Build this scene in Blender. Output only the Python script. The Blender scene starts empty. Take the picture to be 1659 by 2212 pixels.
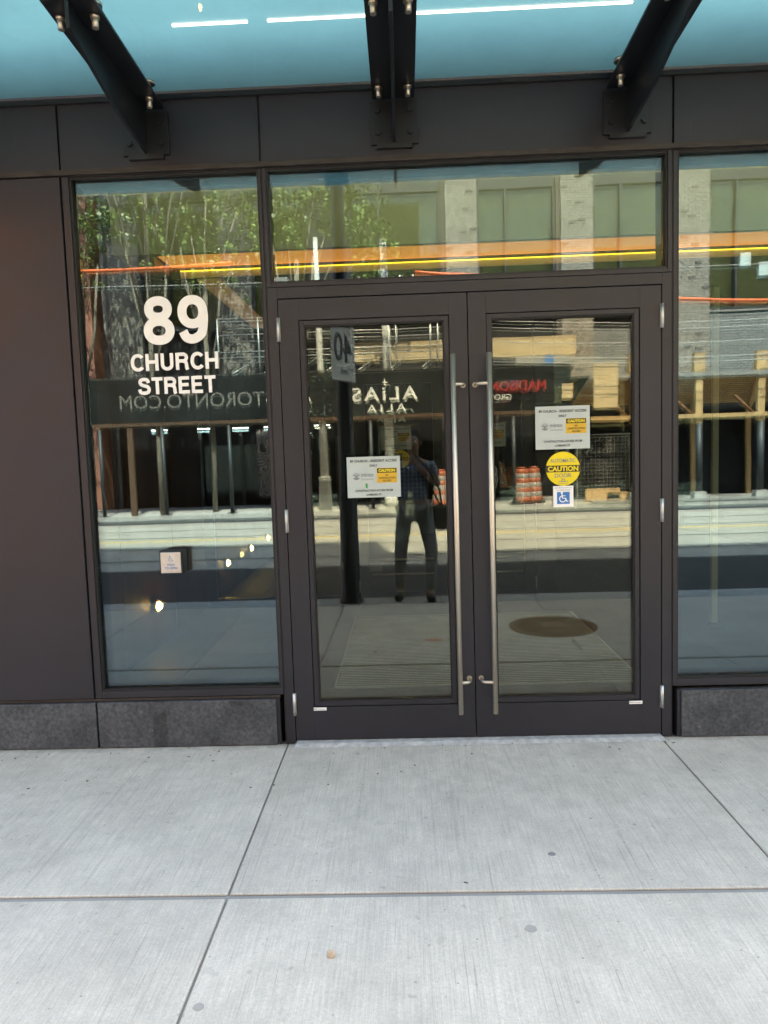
import bpy, math, random
from mathutils import Vector, Matrix
R = random.Random(7)
S = bpy.context.scene
COL = S.collection
# ------------------------------------------------------------------ camera
CAMP = (-0.3293, -3.5378, 1.4783)
yaw, pit, rol = 0.030556, -0.082370, -0.032020
fw = Vector((-math.sin(yaw)*math.cos(pit), math.cos(yaw)*math.cos(pit), math.sin(pit)))
rt = Vector((math.cos(yaw), math.sin(yaw), 0)); up = rt.cross(fw)
r2 = math.cos(rol)*rt + math.sin(rol)*up; u2 = -math.sin(rol)*rt + math.cos(rol)*up
cam = bpy.data.objects.new('camera', bpy.data.cameras.new('camera')); COL.objects.link(cam)
m = Matrix((r2, u2, -fw)).transposed().to_4x4(); m.translation = Vector(CAMP); cam.matrix_world = m
cam.data.sensor_width = 36; cam.data.lens = 36*1531.43/2212
cam.data.clip_start = 0.02; cam.data.clip_end = 600
S.camera = cam
# ------------------------------------------------------------------ sky, sun, exposure
SUN_EL, SUN_ROT = math.radians(57), math.radians(10)
w = bpy.data.worlds.new('World'); S.world = w; w.use_nodes = True
nt = w.node_tree; bg = nt.nodes['Background']
sky = nt.nodes.new('ShaderNodeTexSky'); sky.sky_type = 'NISHITA'; sky.sun_disc = False
sky.sun_elevation = SUN_EL; sky.sun_rotation = SUN_ROT
sky.air_density = 1.0; sky.dust_density = 3.0; sky.ozone_density = .7
nt.links.new(sky.outputs[0], bg.inputs[0]); bg.inputs[1].default_value = 0.15
sl = bpy.data.lights.new('sun', 'SUN'); sl.energy = 4.2; sl.angle = math.radians(0.53); sl.color = (1, .90, .76)
so = bpy.data.objects.new('sun', sl); COL.objects.link(so)
sd = Vector((math.sin(SUN_ROT)*math.cos(SUN_EL), math.cos(SUN_ROT)*math.cos(SUN_EL), math.sin(SUN_EL)))
so.rotation_euler = sd.to_track_quat('Z', 'Y').to_euler(); so.location = (0, 30, 40)
S.view_settings.view_transform = 'Standard'; S.view_settings.look = 'None'
S.view_settings.gamma = 1; S.view_settings.use_curve_mapping = False
S.view_settings.exposure = 2.93
S.view_settings.use_white_balance = True; S.view_settings.white_balance_temperature = 7300; S.view_settings.white_balance_tint = 2
S.render.engine = 'CYCLES'
cy = S.cycles
cy.use_denoising = True; cy.max_bounces = 12; cy.diffuse_bounces = 4; cy.glossy_bounces = 6
cy.transparent_max_bounces = 24; cy.transmission_bounces = 8; cy.sample_clamp_indirect = 6
cy.caustics_reflective = False; cy.caustics_refractive = False

# ------------------------------------------------------------------ materials
def nodes(m): return m.node_tree.nodes, m.node_tree.links
def mat(name, col, rough=.5, metal=0, var=.12, vs=6, bump=0, bs=40, spec=.5, stretch=(1, 1, 1), randobj=0):
    m = bpy.data.materials.new(name); m.use_nodes = True; N, L = nodes(m); b = N['Principled BSDF']
    b.inputs['Roughness'].default_value = rough; b.inputs['Metallic'].default_value = metal
    b.inputs['Specular IOR Level'].default_value = spec
    geo = N.new('ShaderNodeNewGeometry'); mp = N.new('ShaderNodeMapping'); mp.inputs['Scale'].default_value = stretch
    L.new(geo.outputs['Position'], mp.inputs[0])
    nz = N.new('ShaderNodeTexNoise'); nz.inputs['Scale'].default_value = vs; nz.inputs['Detail'].default_value = 6
    L.new(mp.outputs[0], nz.inputs['Vector'])
    rp = N.new('ShaderNodeValToRGB'); e = rp.color_ramp.elements
    e[0].position = .3; e[1].position = .7
    e[0].color = (*[c*(1-var) for c in col], 1); e[1].color = (*[min(1, c*(1+var)) for c in col], 1)
    L.new(nz.outputs['Fac'], rp.inputs[0]); out = rp.outputs[0]
    if randobj:
        oi = N.new('ShaderNodeObjectInfo'); mr = N.new('ShaderNodeMapRange')
        mr.inputs[3].default_value = 1-randobj; mr.inputs[4].default_value = 1+randobj
        L.new(oi.outputs['Random'], mr.inputs[0])
        mx = N.new('ShaderNodeVectorMath'); mx.operation = 'SCALE'
        L.new(out, mx.inputs[0]); L.new(mr.outputs[0], mx.inputs['Scale']); out = mx.outputs[0]
    L.new(out, b.inputs['Base Color'])
    if bump:
        n2 = N.new('ShaderNodeTexNoise'); n2.inputs['Scale'].default_value = bs; n2.inputs['Detail'].default_value = 5
        L.new(mp.outputs[0], n2.inputs['Vector'])
        bp = N.new('ShaderNodeBump'); bp.inputs['Strength'].default_value = .6; bp.inputs['Distance'].default_value = bump
        L.new(n2.outputs['Fac'], bp.inputs['Height']); L.new(bp.outputs[0], b.inputs['Normal'])
    return m
def emit(name, col, st):
    m = bpy.data.materials.new(name); m.use_nodes = True; N, L = nodes(m); b = N['Principled BSDF']
    b.inputs['Base Color'].default_value = (*col, 1)
    b.inputs['Emission Color'].default_value = (*col, 1); b.inputs['Emission Strength'].default_value = st
    return m
def glass(name, tint, refl, f0, wav=.0002, k=1.0):
    m = bpy.data.materials.new(name); m.use_nodes = True; N, L = nodes(m)
    N.remove(N['Principled BSDF']); o = N['Material Output']
    t = N.new('ShaderNodeBsdfTransparent'); t.inputs[0].default_value = (*tint, 1)
    g = N.new('ShaderNodeBsdfGlossy'); g.inputs[0].default_value = (*refl, 1); g.inputs['Roughness'].default_value = 0.0
    geo = N.new('ShaderNodeNewGeometry'); nz = N.new('ShaderNodeTexNoise'); nz.inputs['Scale'].default_value = 2.6
    nz.inputs['Detail'].default_value = 1.5; L.new(geo.outputs['Position'], nz.inputs['Vector'])
    bp = N.new('ShaderNodeBump'); bp.inputs['Strength'].default_value = 1; bp.inputs['Distance'].default_value = wav
    L.new(nz.outputs['Fac'], bp.inputs['Height']); L.new(bp.outputs[0], g.inputs['Normal'])
    fr = N.new('ShaderNodeLayerWeight'); fr.inputs['Blend'].default_value = .18
    mr = N.new('ShaderNodeMapRange'); mr.inputs[3].default_value = f0; mr.inputs[4].default_value = .95
    mr.inputs[1].default_value = fr.inputs['Blend'].default_value*0; mr.inputs[2].default_value = 1
    L.new(fr.outputs['Fresnel'], mr.inputs[0])
    ms = N.new('ShaderNodeMixShader'); L.new(mr.outputs[0], ms.inputs[0]); L.new(t.outputs[0], ms.inputs[1]); L.new(g.outputs[0], ms.inputs[2])
    L.new(ms.outputs[0], o.inputs[0]); return m

def concrete(name, col, sx=230, amp=.17):
    m = mat(name, col, .85, 0, .06, 3.5, randobj=.03); N, L = nodes(m); b = N['Principled BSDF']
    geo = N.new('ShaderNodeNewGeometry')
    def noise(scale, vec=(1, 1, 1), det=3, rough=.5):
        mp = N.new('ShaderNodeMapping'); mp.inputs['Scale'].default_value = vec; L.new(geo.outputs['Position'], mp.inputs[0])
        n = N.new('ShaderNodeTexNoise'); n.inputs['Scale'].default_value = scale; n.inputs['Detail'].default_value = det
        n.inputs['Roughness'].default_value = rough; L.new(mp.outputs[0], n.inputs['Vector']); return n.outputs['Fac']
    def ramp(src, p0, p1, a, c):
        r = N.new('ShaderNodeMapRange'); r.inputs[1].default_value = p0; r.inputs[2].default_value = p1
        r.inputs[3].default_value = a; r.inputs[4].default_value = c; L.new(src, r.inputs[0]); return r.outputs[0]
    def mul(a, c):
        q = N.new('ShaderNodeMath'); q.operation = 'MULTIPLY'; L.new(a, q.inputs[0]); L.new(c, q.inputs[1]); return q.outputs[0]
    streak = ramp(noise(1, (sx, 5, 1), 4, .7), .3, .7, 1-amp, 1+amp*.6)
    streak3 = ramp(noise(1, (sx*.7, 2.2, 1), 2), .66, .72, 1, 1-amp*1.6)
    streak2 = ramp(noise(1, (sx*.3, .7, 1), 2), .58, .74, 1, 1-amp*.7)
    fine = mul(ramp(noise(260, (1, 1, 1), 3, .7), .25, .75, .82, 1.15), ramp(noise(95, (1, 1, 1), 3, .7), .3, .7, .90, 1.08))
    blot = mul(ramp(noise(1.7, (1, 1, 1), 7, .75), .3, .7, .91, 1.06), ramp(noise(14, (1, 1, 1), 4, .7), .3, .7, .92, 1.05))
    stain = mul(ramp(noise(7, (1, 1, 1), 4, .6), .63, .70, 1, .84), mul(ramp(noise(19, (1, 1, 1), 3, .5), .68, .72, 1, .80), streak3))
    v = N.new('ShaderNodeTexVoronoi'); v.inputs['Scale'].default_value = 5.5; v.inputs['Randomness'].default_value = 1
    L.new(geo.outputs['Position'], v.inputs['Vector'])
    spot = ramp(v.outputs['Distance'], .035, .05, .62, 1)
    v2 = N.new('ShaderNodeTexVoronoi'); v2.inputs['Scale'].default_value = 17; L.new(geo.outputs['Position'], v2.inputs['Vector'])
    spot2 = ramp(v2.outputs['Distance'], .04, .07, .55, 1)
    keep = ramp(noise(2.2), .5, .56, 1, 0)
    mx0 = N.new('ShaderNodeMix'); mx0.data_type = 'FLOAT'; L.new(keep, mx0.inputs[0]); L.new(spot, mx0.inputs[2]); mx0.inputs[3].default_value = 1
    sp = N.new('ShaderNodeSeparateXYZ'); L.new(geo.outputs['Position'], sp.inputs[0])
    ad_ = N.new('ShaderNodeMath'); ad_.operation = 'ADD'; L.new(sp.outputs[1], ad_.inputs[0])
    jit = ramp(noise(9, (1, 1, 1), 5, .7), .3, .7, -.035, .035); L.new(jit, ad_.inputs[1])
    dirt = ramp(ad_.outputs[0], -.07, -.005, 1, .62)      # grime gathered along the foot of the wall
    foot = ramp(noise(2.6, (1, .6, 1), 6, .75), .56, .72, 1, .94)
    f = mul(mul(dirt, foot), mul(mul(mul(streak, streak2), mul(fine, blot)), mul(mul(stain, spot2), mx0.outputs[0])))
    src = b.inputs['Base Color'].links[0].from_socket
    sc = N.new('ShaderNodeVectorMath'); sc.operation = 'SCALE'; L.new(src, sc.inputs[0]); L.new(f, sc.inputs['Scale'])
    L.new(sc.outputs[0], b.inputs['Base Color'])
    bp = N.new('ShaderNodeBump'); bp.inputs['Strength'].default_value = .7; bp.inputs['Distance'].default_value = .0015
    L.new(mul(streak, fine), bp.inputs['Height']); L.new(bp.outputs[0], b.inputs['Normal'])
    return m

M = {}
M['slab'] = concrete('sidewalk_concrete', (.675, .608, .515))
M['joint'] = mat('joint_concrete', (.33, .31, .29), .9, bump=.002, bs=120)
M['curb'] = mat('curb_concrete', (.42, .41, .39), .85, var=.15, bump=.002)
M['asphalt'] = mat('asphalt', (.042, .043, .047), .85, var=.25, vs=9, bump=.003, bs=120)
M['track'] = mat('track_concrete', (.36, .345, .31), .85, var=.14, vs=2, bump=.002)
M['rail'] = mat('rail_steel', (.10, .09, .085), .45, .8)
M['yellow_line'] = mat('yellow_road_paint', (.75, .50, .06), .7, var=.2, vs=20)
M['metal'] = mat('bronze_metal', (.0182, .0172, .0240), .40, .0, .07, 2.5, .00012, 700, .5)
M['metal_b'] = mat('bronze_metal_frame', (.0195, .0184, .0245), .38, 0, .10, 5, .0001, 600, .5)
def smudge(k, sc=1.6, lo=.30, hi=.55):
    m = M[k]; N, L = nodes(m); b = N['Principled BSDF']; geo = N.new('ShaderNodeNewGeometry')
    n = N.new('ShaderNodeTexNoise'); n.inputs['Scale'].default_value = sc; n.inputs['Detail'].default_value = 8; n.inputs['Roughness'].default_value = .7
    L.new(geo.outputs['Position'], n.inputs['Vector']); q = N.new('ShaderNodeMapRange')
    q.inputs[1].default_value = .3; q.inputs[2].default_value = .7; q.inputs[3].default_value = lo; q.inputs[4].default_value = hi
    L.new(n.outputs['Fac'], q.inputs[0]); L.new(q.outputs[0], b.inputs['Roughness'])
    mp = N.new('ShaderNodeMapping'); mp.inputs['Scale'].default_value = (60, 60, 5); mp.inputs['Rotation'].default_value = (0, .12, 0); L.new(geo.outputs['Position'], mp.inputs[0])
    n2 = N.new('ShaderNodeTexNoise'); n2.inputs['Scale'].default_value = 1; n2.inputs['Detail'].default_value = 3; L.new(mp.outputs[0], n2.inputs['Vector'])
    v = N.new('ShaderNodeTexVoronoi'); v.inputs['Scale'].default_value = 9; L.new(geo.outputs['Position'], v.inputs['Vector'])
    r1 = N.new('ShaderNodeMapRange'); r1.inputs[1].default_value = .72; r1.inputs[2].default_value = .76; r1.inputs[3].default_value = 1; r1.inputs[4].default_value = 1.5; L.new(n2.outputs['Fac'], r1.inputs[0])
    r3 = N.new('ShaderNodeMapRange'); r3.inputs[1].default_value = .02; r3.inputs[2].default_value = .035; r3.inputs[3].default_value = 2.6; r3.inputs[4].default_value = 1; L.new(v.outputs['Distance'], r3.inputs[0])
    r4 = N.new('ShaderNodeMapRange'); r4.inputs[1].default_value = .35; r4.inputs[2].default_value = .7; r4.inputs[3].default_value = .85; r4.inputs[4].default_value = 1.2; L.new(n.outputs['Fac'], r4.inputs[0])
    a = N.new('ShaderNodeMath'); a.operation = 'MULTIPLY'; L.new(r1.outputs[0], a.inputs[0]); L.new(r3.outputs[0], a.inputs[1])
    a2 = N.new('ShaderNodeMath'); a2.operation = 'MULTIPLY'; L.new(a.outputs[0], a2.inputs[0]); L.new(r4.outputs[0], a2.inputs[1])
    src = b.inputs['Base Color'].links[0].from_socket; sc = N.new('ShaderNodeVectorMath'); sc.operation = 'SCALE'
    L.new(src, sc.inputs[0]); L.new(a2.outputs[0], sc.inputs['Scale']); L.new(sc.outputs[0], b.inputs['Base Color'])
M['trim'] = mat('weathered_trim', (.038, .030, .025), .5, 0, .35, 14, .0003, 90, .4, (1, 1, 6))
M['door'] = mat('door_paint', (.0188, .0178, .0248), .36, 0, .05, 3, .0001, 800, .5)
M['gasket'] = mat('black_gasket', (.012, .012, .013), .6)
M['stone'] = mat('plinth_stone', (.062, .066, .074), .55, 0, .42, 60, .0010, 160, .5)
M['steel_black'] = mat('black_painted_steel', (.009, .010, .013), .38, 0, .15, 8, .0002, 200)
M['steel'] = mat('brushed_stainless', (.66, .58, .48), .42, 1, .08, 300, 0, 40, .5, (1, 1, .02))
M['hinge'] = mat('dull_aluminium', (.62, .60, .57), .38, .9, .1, 30)
M['thresh'] = mat('threshold_aluminium', (.50, .49, .47), .55, .1, .25, 30, 0, 60)
M['white'] = mat('white_vinyl', (.92, .91, .89), .5, 0, .02)
M['paper'] = mat('laminated_paper', (.50, .56, .54), .3, 0, .03, 20)
M['laminate'] = glass('clear_laminate', (.72, .80, .78), (1, 1, 1), .06, 0)
M['ink'] = mat('dark_ink', (.05, .06, .07), .6)
M['ink_grey'] = mat('grey_ink', (.22, .25, .27), .6)
M['ink_line'] = mat('thin_black_ink', (.03, .03, .02), .6)
M['signyellow'] = mat('sign_yellow', (.85, .66, .02), .45, 0, .03)
M['signamber'] = mat('sign_amber', (.68, .42, .035), .5, 0, .04)
M['signblue'] = mat('sign_blue', (.035, .19, .50), .5, 0, .03)
M['green'] = mat('green_scrap', (.04, .35, .08), .6)
M['glass_win'] = glass('coated_window_glass', (.80, .88, .90), (.78, .90, .98), .078, .00020)
M['glass_win2'] = glass('inner_window_glass', (.92, .95, .94), (.82, .92, .98), .042, .00016)
M['glass_door'] = glass('door_glass', (.88, .90, .87), (.95, .97, .93), .05, .00022)
M['glass_door2'] = glass('inner_door_glass', (.93, .95, .93), (.95, .97, .93), .035, .00018)
M['glass_far'] = glass('lobby_glass', (.80, .84, .82), (.9, .95, .95), .03, .0001)
M['glass_clear'] = glass('clear_canopy_glass', (.97, .99, .98), (1, 1, 1), .03, 0)
M['cream'] = mat('cream_plaster', (.64, .56, .32), .8, 0, .03)
M['woodwarm'] = mat('warm_wood_soffit', (.62, .36, .20), .5, 0, .12, 3, 0, 40, .5, (1, 12, 1))
M['lobbywall'] = mat('lobby_dark_wood', (.17, .085, .05), .55, 0, .25, 3, 0, 40, .5, (1, 1, .15))
M['lobbydark'] = mat('lobby_dark_wall', (.03, .03, .035), .6)
M['lobbyceil'] = mat('lobby_ceiling', (.05, .045, .04), .8)
M['tile'] = mat('lobby_tile', (.15, .108, .082), .6, 0, .12, 3)
M['tiledark'] = mat('lobby_dark_tile', (.04, .045, .05), .6, 0, .1, 3)
M['mat_dark'] = mat('mat_rubber', (.015, .015, .015), .8)
M['mat_bar'] = mat('mat_bar_aluminium', (.62, .60, .55), .5, .2)
M['brick'] = mat('grey_brick', (.27, .235, .20), .85, 0, .38, 14, .002, 60)
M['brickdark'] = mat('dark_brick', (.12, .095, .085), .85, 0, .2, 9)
M['bricklow'] = mat('slate_grey_brick', (.20, .20, .20), .85, 0, .2, 9)
M['redbrick'] = mat('red_brick', (.36, .16, .11), .85, 0, .2, 4)
M['mortar'] = mat('brick_mortar', (.26, .25, .23), .9)
M['darkpanel'] = mat('dark_cladding', (.03, .029, .03), .6, spec=.2)
M['farframe'] = mat('dark_window_frame', (.04, .038, .036), .5)
M['blind'] = mat('olive_window_blind', (.44, .40, .24), .7, 0, .06, 1)
M['glass_house'] = glass('opposite_window_glass', (.85, .87, .78), (.9, .95, .95), .03, .0004)
M['banner'] = mat('charcoal_banner', (.014, .015, .015), .75, 0, .55, .9, .01, 1.5, .15)  # charcoal, darkened further to stand in for tree shade
M['bannertext'] = mat('grey_banner_text', (.17, .155, .135), .6)
M['bannerwhite'] = mat('white_banner_text', (.72, .70, .66), .6)
M['bannerred'] = mat('red_banner_text', (.32, .02, .02), .6)
M['scaf'] = mat('galvanised_tube', (.50, .50, .48), .4, .6)
M['scafdark'] = mat('dark_steel_post', (.05, .055, .06), .5, .4)
M['wood'] = mat('construction_lumber', (.50, .33, .16), .75, 0, .22, 5, .001, 30, .3, (1, 1, .3), randobj=.08)
M['woodor'] = mat('orange_lumber', (.20, .10, .045), .75, 0, .2, 5, .001, 30, .3)
M['ply'] = mat('plywood', (.52, .40, .24), .8, 0, .15, 4, 0, 40, .3, (.4, 1, 3))
M['shopdark'] = mat('dark_shopfront', (.012, .012, .014), .5, spec=.15)
M['shopgrey'] = mat('grey_hoarding_board', (.10, .11, .10), .6, 0, .3, 1.5)
M['orange'] = mat('orange_plastic', (.38, .10, .045), .5, 0, .12, 5)
M['retro'] = mat('white_reflective_band', (.28, .27, .26), .4, 0, .1, 10)
M['rubber'] = mat('black_rubber', (.02, .02, .02), .8)
M['pole'] = mat('concrete_pole', (.50, .49, .46), .8, 0, .1, 4, .001)
M['leaf'] = mat('tree_leaf', (.15, .20, .055), .45, 0, .6, 5)
M['bark'] = mat('tree_bark', (.20, .17, .13), .9, 0, .3, 12, .004)
M['iron'] = mat('rusty_iron', (.17, .085, .06), .7, .1, .3, 12, .001)
M['redpaint'] = mat('red_marking_paint', (.60, .06, .03), .8, 0, .3, 30)
M['hose'] = mat('orange_line_cover', (.85, .17, .05), .5, 0, .1)
M['cable'] = mat('overhead_wire', (.42, .42, .42), .5, .3)
M['skin'] = mat('skin', (.34, .20, .14), .5, 0, .05)
M['shirt'] = mat('blue_shirt', (.08, .12, .22), .8, 0, .2, 12)
M['trousers'] = mat('grey_trousers', (.24, .245, .24), .85, 0, .12, 8)
M['shoe'] = mat('black_shoe', (.012, .012, .015), .4)
M['hair'] = mat('dark_hair', (.03, .022, .018), .7)
M['bag'] = mat('black_bag', (.012, .012, .012), .6)
M['chip'] = mat('tan_wood', (.62, .46, .32), .8, 0, .12, 60)
M['gum'] = mat('trodden_gum', (.26, .25, .235), .8)
M['gumpale'] = mat('faded_gum', (.42, .385, .34), .85)
M['navypost'] = mat('navy_painted_steel', (.012, .016, .024), .35, 0, .2, 4)
M['shadedtimber'] = mat('shade_toned_timber', (.09, .05, .028), .8)  # lumber colour darkened to carry the shade under the banner
M['litter'] = mat('dry_twig', (.10, .085, .07), .9)
M['led'] = emit('led_strip_light', (1, .58, .04), .5)
M['ledadded'] = emit('added_orange_led', (1, .42, .06), .6)
M['amber'] = emit('amber_soffit_glow', (.70, .235, .055), .19)
M['amberdim'] = emit('dim_soffit_glow', (.50, .20, .07), .055)
M['bulkheadfill'] = emit('warm_fill_glow', (1, .84, .50), 1.25)
M['sconce'] = emit('warm_lamp', (1, .48, .11), 18)
M['strip'] = emit('white_glow_bar', (1, .88, .80), .42)
M['tube'] = emit('cool_tube_light', (1, 1, .95), 3)
for k_ in ('metal', 'metal_b', 'door'): smudge(k_)
# plaid shirt
def plaid():
    m = M['shirt']; N, L = nodes(m); b = N['Principled BSDF']
    tc = N.new('ShaderNodeTexCoord'); br = N.new('ShaderNodeTexBrick'); br.offset = 0
    br.inputs['Scale'].default_value = 12; br.inputs['Brick Width'].default_value = .5; br.inputs['Row Height'].default_value = .5
    br.inputs['Mortar Size'].default_value = .05
    br.inputs['Color1'].default_value = (.06, .09, .18, 1); br.inputs['Color2'].default_value = (.10, .14, .24, 1); br.inputs['Mortar'].default_value = (.36, .38, .42, 1)
    mp = N.new('ShaderNodeMapping'); mp.inputs['Rotation'].default_value = (math.pi/2, 0, 0)
    L.new(tc.outputs['Object'], mp.inputs[0]); L.new(mp.outputs[0], br.inputs['Vector']); L.new(br.outputs[0], b.inputs['Base Color'])
plaid()
def stone_marks():
    m = M['stone']; N, L = nodes(m); b = N['Principled BSDF']; geo = N.new('ShaderNodeNewGeometry'); sp = N.new('ShaderNodeSeparateXYZ')
    nz = N.new('ShaderNodeTexNoise'); nz.inputs['Scale'].default_value = 14; nz.inputs['Detail'].default_value = 5; L.new(geo.outputs['Position'], nz.inputs['Vector'])
    L.new(geo.outputs['Position'], sp.inputs[0])
    def M_(op, a, c):
        q = N.new('ShaderNodeMath'); q.operation = op
        for i, v in ((0, a), (1, c)):
            if isinstance(v, (int, float)): q.inputs[i].default_value = v
            else: L.new(v, q.inputs[i])
        return q.outputs[0]
    def band(v, c, h_, soft):
        d = M_('ABSOLUTE', M_('SUBTRACT', v, c), 0); d = M_('ADD', d, M_('MULTIPLY', M_('SUBTRACT', nz.outputs['Fac'], .5), soft*2))
        r_ = N.new('ShaderNodeMapRange'); r_.inputs[1].default_value = h_; r_.inputs[2].default_value = h_+soft; r_.inputs[3].default_value = 1; r_.inputs[4].default_value = 0
        L.new(d, r_.inputs[0]); return r_.outputs[0]
    drip = M_('MULTIPLY', band(sp.outputs[0], -1.625, .030, .012), band(sp.outputs[2], .03, .15, .02))
    patch = M_('MULTIPLY', band(sp.outputs[0], -1.225, .030, .004), band(sp.outputs[2], .226, .012, .004))
    big = N.new('ShaderNodeTexNoise'); big.inputs['Scale'].default_value = 4; big.inputs['Detail'].default_value = 7; big.inputs['Roughness'].default_value = .7; L.new(geo.outputs['Position'], big.inputs['Vector'])
    br = N.new('ShaderNodeMapRange'); br.inputs[1].default_value = .3; br.inputs[2].default_value = .7; br.inputs[3].default_value = .62; br.inputs[4].default_value = 1.5; L.new(big.outputs['Fac'], br.inputs[0])
    ch = N.new('ShaderNodeTexNoise'); ch.inputs['Scale'].default_value = 26; ch.inputs['Detail'].default_value = 3; L.new(geo.outputs['Position'], ch.inputs['Vector'])
    cr = N.new('ShaderNodeMapRange'); cr.inputs[1].default_value = .70; cr.inputs[2].default_value = .74; cr.inputs[3].default_value = 1; cr.inputs[4].default_value = 2.0; L.new(ch.outputs['Fac'], cr.inputs[0])
    f = M_('MULTIPLY', M_('SUBTRACT', 1.0, M_('MULTIPLY', M_('MAXIMUM', drip, patch), .45)), M_('MULTIPLY', br.outputs[0], cr.outputs[0]))
    src = b.inputs['Base Color'].links[0].from_socket; sc = N.new('ShaderNodeVectorMath'); sc.operation = 'SCALE'
    L.new(src, sc.inputs[0]); L.new(f, sc.inputs['Scale']); L.new(sc.outputs[0], b.inputs['Base Color'])
stone_marks()
# mural: pale swirl lines
def mural():
    m = mat('swirl_mural', (.2, .2, .2), .6); N, L = nodes(m); b = N['Principled BSDF']
    geo = N.new('ShaderNodeNewGeometry'); n = N.new('ShaderNodeTexNoise'); n.inputs['Scale'].default_value = 2.2; n.inputs['Detail'].default_value = 1
    L.new(geo.outputs['Position'], n.inputs['Vector'])
    mm = N.new('ShaderNodeMath'); mm.operation = 'MULTIPLY'; mm.inputs[1].default_value = 90; L.new(n.outputs['Fac'], mm.inputs[0])
    s = N.new('ShaderNodeMath'); s.operation = 'SINE'; L.new(mm.outputs[0], s.inputs[0])
    r = N.new('ShaderNodeValToRGB'); r.color_ramp.elements[0].position = .1; r.color_ramp.elements[1].position = .3
    r.color_ramp.elements[0].color = (.015, .014, .016, 1); r.color_ramp.elements[1].color = (.42, .33, .33, 1)
    L.new(s.outputs[0], r.inputs[0]); L.new(r.outputs[0], b.inputs['Base Color']); return m
M['mural'] = mural()
# frosted canopy glass
def frosted():
    m = bpy.data.materials.new('frosted_canopy_glass'); m.use_nodes = True; N, L = nodes(m); N.remove(N['Principled BSDF']); o = N['Material Output']
    t = N.new('ShaderNodeBsdfTranslucent'); t.inputs[0].default_value = (.48, .84, .82, 1)
    d = N.new('ShaderNodeBsdfDiffuse'); d.inputs[0].default_value = (.45, .62, .62, 1)
    geo = N.new('ShaderNodeNewGeometry'); n = N.new('ShaderNodeTexNoise'); n.inputs['Scale'].default_value = 2.2; n.inputs['Detail'].default_value = 9; n.inputs['Roughness'].default_value = .72
    L.new(geo.outputs['Position'], n.inputs['Vector']); q = N.new('ShaderNodeMapRange'); q.inputs[1].default_value = .3; q.inputs[2].default_value = .75; q.inputs[3].default_value = 1.0; q.inputs[4].default_value = .82; L.new(n.outputs['Fac'], q.inputs[0])
    sc = N.new('ShaderNodeVectorMath'); sc.operation = 'SCALE'; sc.inputs[0].default_value = (.47, .86, .77); L.new(q.outputs[0], sc.inputs['Scale']); L.new(sc.outputs[0], t.inputs[0])
    g = N.new('ShaderNodeBsdfGlossy'); g.inputs['Roughness'].default_value = .15
    a = N.new('ShaderNodeMixShader'); a.inputs[0].default_value = .12; L.new(t.outputs[0], a.inputs[1]); L.new(d.outputs[0], a.inputs[2])
    fr = N.new('ShaderNodeFresnel'); fr.inputs[0].default_value = 1.45
    c = N.new('ShaderNodeMixShader'); L.new(fr.outputs[0], c.inputs[0]); L.new(a.outputs[0], c.inputs[1]); L.new(g.outputs[0], c.inputs[2])
    L.new(c.outputs[0], o.inputs[0]); return m
M['frost'] = frosted()

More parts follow.
